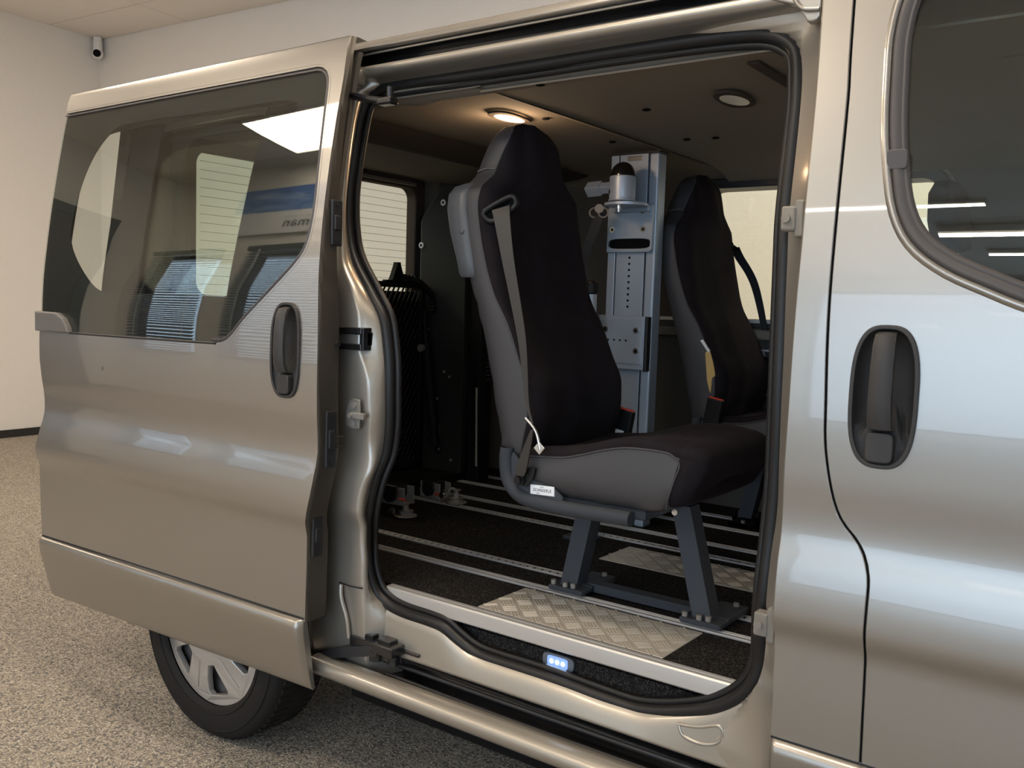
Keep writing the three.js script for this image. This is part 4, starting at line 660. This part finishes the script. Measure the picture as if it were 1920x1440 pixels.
// ---------------------------------------------------------------- silver column between the seats
{
  const x0 = -1.671, x1 = -1.485, z = -1.2, t = thing('wheelchair_restraint_column', 'tall silver aluminium column with a black domed socket between the seats', 'column', [-1.578, YF, -1.23]);
  const W = g => (Array.isArray(g) ? join(g) : g).translate(1.578, -YF, 1.23);
  const xs = [x0, x0 + .030, x0 + .0345, x1 - .0415, x1 - .037, x1];
  part(t, 'upright', W([box(xs[0], xs[1], YF, 1.866, z - .058, z, .003), box(xs[2], xs[3], YF, 1.866, z - .05, z - .0005, .002), box(xs[4], xs[5], YF, 1.866, z - .058, z, .007)]), M.column);
  part(t, 'inner_core', W(box(x0 + .004, x1 - .004, YF, 1.864, z - .056, z - .010, .002)), M.dark);
  part(t, 'top_cap', W(box(x0 - .004, x1 + .004, 1.864, 1.873, z - .062, z + .004, .002)), M.rubber);
  part(t, 'top_fitting', W(box(-1.606, -1.548, 1.842, 1.858, z - .004, z + .003, .002)), M.steel);
  part(t, 'mount_plate', W(slab(curve2([[-1.667, 1.53], [-1.500, 1.53], [-1.492, 1.538], [-1.492, 1.690], [-1.660, 1.690], [-1.667, 1.68], [-1.667, 1.53]], 80, 0), z, z + .016, { holes: [oval(-1.580, 1.559, .164, .034, 36, 4)], bevel: .002 })), M.column, 'screwed plate with a long black slot');
  part(t, 'slot_lining', W(slab(oval(-1.580, 1.559, .164, .034, 36, 4), z - .001, z + .006)), M.dark);
  part(t, 'upper_brace', W(box(-1.64, -1.50, 1.665, 1.690, z + .01, z + .03, .004)), M.column);
  const screw = (x, y, zz) => { const s = part(t, 'screw', W([rod(V(x, y, zz), V(x, y, zz + .005), .0105, 16)]), M.steel); part(s, 'screw_socket', W(rod(V(x, y, zz + .004), V(x, y, zz + .0056), .0050, 6)), M.dark); };
  for (const [x, y] of [[-1.528, 1.670], [-1.524, 1.607], [-1.645, 1.608]]) screw(x, y, z + .016);
  for (let k = 0; k < 9; k++) part(t, 'hole', W(rod(V(-1.583, 1.512 - k * .0211, z - .002), V(-1.583, 1.512 - k * .0211, z + .0006), .0042, 12)), M.dark);
  part(t, 'slide_block', W([box(-1.712, -1.499, 1.125, 1.312, z, z + .022, .004), box(-1.705, -1.505, 1.145, 1.298, z + .02, z + .026, .003)]), M.column, 'wider screwed block below the row of holes');
  part(t, 'block_end', W(box(-1.501, -1.488, 1.122, 1.310, z - .03, z + .024, .003)), M.rubber);
  for (const [x, y] of [[-1.651, 1.262], [-1.530, 1.262], [-1.527, 1.192], [-1.645, 1.192]]) screw(x, y, z + .026);
  for (let k = 0; k < 5; k++) part(t, 'hole', W(rod(V(-1.663 + k * .0235, 1.226, z + .024), V(-1.663 + k * .0235, 1.226, z + .0266), .0038, 12)), M.dark);
  // socket: disc, cylinder, black dome, square arm, eye bolt and strap
  const cx = -1.555, cz = -1.09;
  part(t, 'shelf_disc', W([new THREE.CylinderGeometry(.074, .074, .009, 40).translate(cx - .004, 1.683, cz - .03)]), M.column);
  part(t, 'socket', W([new THREE.LatheGeometry([[0, .0], [.046, 0], [.046, .008], [.0425, .010], [.044, .02], [.044, .083], [.040, .087], [0, .088]].map(p => new THREE.Vector2(...p)), 40).translate(cx - .004, 1.688, cz)]), M.column);
  part(t, 'dome', W(new THREE.SphereGeometry(.0425, 36, 18, 0, Math.PI * 2, 0, Math.PI / 2).scale(1, 1.12, 1).translate(cx - .004, 1.774, cz)), P({ color: col(.008, .008, .009), roughness: .18, clearcoat: 1 }), 'glossy black dome');
  part(t, 'socket_hole', W(rod(V(cx - .034, 1.722, cz + .028), V(cx - .037, 1.722, cz + .0305), .0075, 14)), M.dark);
  part(t, 'arm', W([box(-.10, 0, -.014, .014, -.014, .014, .002).rotateX(Math.PI / 4).rotateZ(.04).translate(cx - .03, 1.741, cz), box(-.055, .0, -.0185, .0185, -.0185, .0185, .002).rotateX(Math.PI / 4).rotateZ(.04).translate(cx - .085, 1.739, cz)]), M.column);
  part(t, 'stud', W([rod(V(cx - .004, 1.655, cz + .02), V(cx - .004, 1.683, cz + .02), .005, 10), rod(V(cx - .004, 1.665, cz + .02), V(cx - .004, 1.678, cz + .02), .008, 10)]), M.steel);
  part(t, 'eye_bolt', W([rod(V(-1.645, 1.668, cz + .005), V(-1.628, 1.668, cz + .03), .015, 18), new THREE.TorusGeometry(.016, .003, 8, 24).rotateY(.5).translate(-1.618, 1.655, cz + .02), new THREE.TorusGeometry(.016, .003, 8, 24).rotateY(.5).translate(-1.665, 1.658, cz + .0)]), M.zinc);
  part(t, 'strap', W(loft(dense([V(-1.646, 1.648, cz), V(-1.66, 1.60, cz), V(-1.70, 1.52, cz - .01), V(-1.72, 1.46, cz - .02), V(-1.70, 1.36, cz - .03), V(-1.66, 1.26, cz - .04)], 30).map((p, i) => [V(p.x - .024, p.y, p.z), V(p.x + .024, p.y + .01, p.z + .004), V(p.x + .024, p.y + .01, p.z + .001), V(p.x - .024, p.y, p.z - .003), V(p.x - .024, p.y, p.z)]))), M.beltDark, 'hanging dark webbing strap');
}
// short post behind the near seat
{
  const t = thing('support_post', 'short silver post with a ribbed black knob behind the near seat', 'post', [-1.56, YF, -.92]);
  part(t, 'post', rod(V(0, 0, 0), V(0, .805, 0), .0185, 20), M.column);
  const pr = [[0, .045], [.014, .043], [.0195, .034], [.0205, .004], [.019, 0], [0, 0]].map(p => new THREE.Vector2(p[0], p[1]));
  const k = [new THREE.LatheGeometry(pr, 24)]; for (let i = 0; i < 14; i++) k.push(box(-.0025, .0025, .004, .036, .018, .0225, .001).rotateY(i / 14 * Math.PI * 2));
  part(t, 'knob', join(k).translate(0, .803, 0), M.bucklePlastic);
  part(t, 'foot', box(-.05, .05, 0, .012, -.04, .04, .003), M.powder);
}

// ---------------------------------------------------------------- folded wheelchair lift at the rear
{
  const t = thing('wheelchair_lift', 'black wheelchair lift with a mesh platform folded up inside the rear door', 'lift', [-2.65, YF, -1.25]);
  const W = g => (Array.isArray(g) ? join(g) : g).translate(2.65, -YF, 1.25);
  const black = P({ color: col(.006, .006, .0065), roughness: .6, specularIntensity: .3 }), sheet = P({ color: col(.016, .017, .0165), roughness: .55, specularIntensity: .5 });
  part(t, 'side_plate', W(slab([[-2.722, .60], [-2.48, .60], [-2.48, 1.84], [-2.610, 1.84], [-2.735, 1.70], [-2.735, .9]], -1.43, -1.40, { bevel: .003 })), sheet, 'tall black side plate with a sloping top corner');
  part(t, 'plate_edge', W(pipe([V(-2.738, 1.0, -1.41), V(-2.738, 1.695, -1.41), V(-2.614, 1.842, -1.41)], .006, 40, 8, false, 0)), M.powder);
  part(t, 'rear_column', W(box(-2.46, -2.40, YF, 1.86, -1.50, -1.42, .006)), black);
  for (const [x, y] of [[-2.617, 1.764], [-2.737, 1.584]]) { const b = part(t, 'plate_bolt', W(new THREE.TorusGeometry(.0095, .0042, 10, 24).translate(x + .006, y, -1.397)), M.paper); part(b, 'bolt_head', W(rod(V(x + .006, y, -1.40), V(x + .006, y, -1.394), .006, 6)), M.dark); }
  for (const [x, y] of [[-2.68, 1.22], [-2.58, 1.04], [-2.55, 1.02], [-2.62, .92], [-2.60, .70], [-2.53, .66]]) part(t, 'small_bolt', W(rod(V(x, y, -1.40), V(x, y, -1.394), .006, 10)), M.zinc);
  part(t, 'platform_frame', W([box(-2.72, -2.69, .62, 1.415, -1.39, -1.36, .004), box(-2.72, -2.69, .62, 1.415, -.72, -.69, .004), box(-2.72, -2.685, 1.395, 1.418, -1.39, -.69, .004), box(-2.72, -2.69, .62, .65, -1.39, -.69, .004)]), black);
  const bars = []; for (let k = -16; k < 46; k++) { const a = -.7 - k * .0285 + .62; for (const s of [1, -1]) { const p0 = V(-2.70, .64, a), p1 = V(-2.70, 1.40, a + s * .44); const cut = (p, q) => p; const n = 24; let seg = []; for (let i = 0; i <= n; i++) { const q = p0.clone().lerp(p1, i / n); if (q.z < -.70 && q.z > -1.37) seg.push(q); } if (seg.length > 1) bars.push(rod(seg[0], seg.at(-1), .0042, 5)); } }
  part(t, 'platform_mesh', W(bars), P({ color: col(.008, .008, .008), roughness: .45, specularIntensity: .4 }), 'expanded metal mesh of the platform').userData.kind = 'stuff';
  part(t, 'backing_sheet', W(box(-2.745, -2.738, .62, 1.38, -1.39, -.80, .002)), M.dark);
  part(t, 'hook', W([loft([[1.412, .05, .012], [1.45, .03, .012], [1.49, .012, .012], [1.50, .011, .012]].map(([y, w, d]) => [[-w, d], [w, d], [w, -d], [-w, -d], [-w, d]].map(([a, b]) => V(-2.70 + b, y, -1.215 + a * .9))), { crease: .6 }), box(-2.712, -2.688, 1.412, 1.425, -1.33, -1.14, .003)]), black);
  part(t, 'cable_chain', W(dense([V(-2.69, 1.44, -1.25), V(-2.68, 1.43, -1.31), V(-2.68, 1.40, -1.37), V(-2.66, 1.36, -1.40), V(-2.64, 1.30, -1.385)], 14).map((p, i) => box(-.011, .011, -.012, .012, -.009, .009, .003).rotateX(-.3 - i * .06).translate(p.x, p.y, p.z))), M.bucklePlastic);
  part(t, 'ram', W([rod(V(-2.60, .72, -1.37), V(-2.655, 1.16, -1.36), .022, 18), rod(V(-2.655, 1.16, -1.36), V(-2.67, 1.30, -1.36), .012, 14)]), black);
  part(t, 'pivot', W(rod(V(-2.655, 1.14, -1.335), V(-2.655, 1.14, -1.32), .016, 18)), M.plasticGrey);
  part(t, 'rating_plate', W(box(-.035, .035, -.03, .03, -.001, .001, .0006).rotateZ(-.0).translate(-2.63, .78, -1.3975)), S_({ color: col(.06, .06, .06), roughness: .5 }));
  part(t, 'coiled_cable', W(pipe(Array.from({ length: 49 }, (_, i) => V(-2.30 + .016 * Math.cos(i * Math.PI / 4), 1.12 - i * .0022, -1.36 + .016 * Math.sin(i * Math.PI / 4))), .004, 160, 6)), M.bucklePlastic);
  part(t, 'stay_rod', W(rod(V(-2.36, .66, -1.36), V(-2.37, .99, -1.36), .005, 10)), M.zinc);
  part(t, 'base_plate', W(box(-2.76, -2.475, YF, .61, -1.45, -.68, .006)), black);
}

// ---------------------------------------------------------------- belt reels on the floor
function reel(pos, turn, label, lying) {
  const t = thing('belt_reel', label, 'belt reel', pos, turn);
  part(t, 'anchor_plate', new THREE.LatheGeometry([[0, 0], [.040, 0], [.042, .003], [.036, .006], [.026, .007], [.022, .015], [.028, .017], [.028, .021], [.012, .023], [.010, .045], [.018, .047], [.018, .051], [0, .052]].map(p => new THREE.Vector2(...p)), 36), M.zinc);
  const y = lying ? .035 : .075, x = lying ? -.11 : -.035;
  part(t, 'bracket', [box(x - .06, .012, y - .033, y - .027, -.024, .024, .002), box(x - .06, x + .05, y - .033, y + .03, -.030, -.026, .004), box(x - .06, x + .05, y - .033, y + .03, .026, .030, .004), pipe([V(0, .05, 0), V(-.018, .053, .012), V(-.035, y - .02, .022)], .004, 16, 8)], M.zinc);
  part(t, 'spool', [rod(V(x - .01, y + .004, -.026), V(x - .01, y + .004, .026), .028, 28)], M.beltDark);
  part(t, 'spool_cover', [rod(V(x - .01, y + .004, .030), V(x - .01, y + .004, .040), .029, 28), box(x - .045, x + .02, y - .004, y + .036, -.032, .036, .006)], M.bucklePlastic);
  part(t, 'release_lever', [box(x + .03, x + .058, y - .012, y - .005, .030, .040, .002)], M.red, 'small red release lever');
  part(t, 'cover_plate', loft([-.03, .03].map(z => [0, 1, 2, 3, 4, 5].map(k => { const a = -.3 + k * .42; return V(x - .075 - .022 * Math.sin(a), y + .03 * Math.cos(a + .4), z); }))), M.steel);
  part(t, 'thumb_knob', rod(V(-.03, lying ? .03 : .02, .035), V(-.03, lying ? .03 : .02, .05), .012, 18), M.steel);
  if (lying) part(t, 'webbing', loft(dense([V(-.12, .05, 0), V(-.155, .058, 0), V(-.20, .045, 0), V(-.24, .004, 0)], 20).map(p => [V(p.x, p.y, -.024), V(p.x, p.y, .024), V(p.x, p.y - .003, .024), V(p.x, p.y - .003, -.024), V(p.x, p.y, -.024)])), M.belt);
  return t;
}
reel([-2.185, YF + .004, -.745], .1, 'upright steel belt reel on a round anchor disc near the pillar', false);
reel([-2.195, YF + .006, -1.035], -.1, 'low steel belt reel with a rounded cover on the middle rail', true);

// ---------------------------------------------------------------- front seats
function frontSeat(pos, label) {
  const t = thing('front_seat', label, 'seat', pos, 0), seatM = S_({ color: col(.03, .03, .034), roughness: .9 });
  const sec = (y, x, d, w) => { const n = 36; return Array.from({ length: n + 1 }, (_, i) => { const a = i / n * Math.PI * 2, c = Math.cos(a), s = Math.sin(a); return V(x + d * Math.sign(c) * Math.abs(c) ** .7, y, w * Math.sign(s) * Math.abs(s) ** .6); }); };
  const bk = [[.30, .08, .09, .22], [.34, .06, .10, .235], [.6, -.03, .085, .24], [.82, -.10, .07, .225], [.93, -.135, .05, .18], [.95, -.14, .02, .12]].map(r => sec(...r));
  part(t, 'backrest', [loft(bk), cap(bk.at(-1)), cap(bk[0])], seatM);
  const hd = [[.965, -.150, .02, .08], [.975, -.150, .045, .118], [1.05, -.160, .05, .132], [1.13, -.168, .045, .122], [1.165, -.170, .03, .09], [1.175, -.170, .01, .04]].map(r => sec(...r));
  part(t, 'headrest', [loft(hd), cap(hd.at(-1)), cap(hd[0])], seatM);
  for (const s of [-.06, .06]) part(t, 'headrest_rod', rod(V(-.14, .92, s), V(-.15, .99, s), .007, 10), M.steel);
  const cu = [[.16, .30, .22, .22], [.20, .30, .26, .245], [.33, .29, .26, .24], [.37, .28, .23, .20]].map(r => sec(...r));
  part(t, 'cushion', [loft(cu), cap(cu.at(-1)), cap(cu[0])], seatM);
  part(t, 'pedestal', box(.1, .5, 0, .18, -.2, .2, .01), M.powder);
  return t;
}
frontSeat([-.45, YF, -1.42], 'dark driver seat with rounded headrest at the far front window');
frontSeat([.14, YF, -.50], 'dark front passenger seat behind the near front window');

scene.traverse(o => { if (o.isMesh) { o.castShadow = true; o.receiveShadow = true; } });
renderer.render(scene, camera);
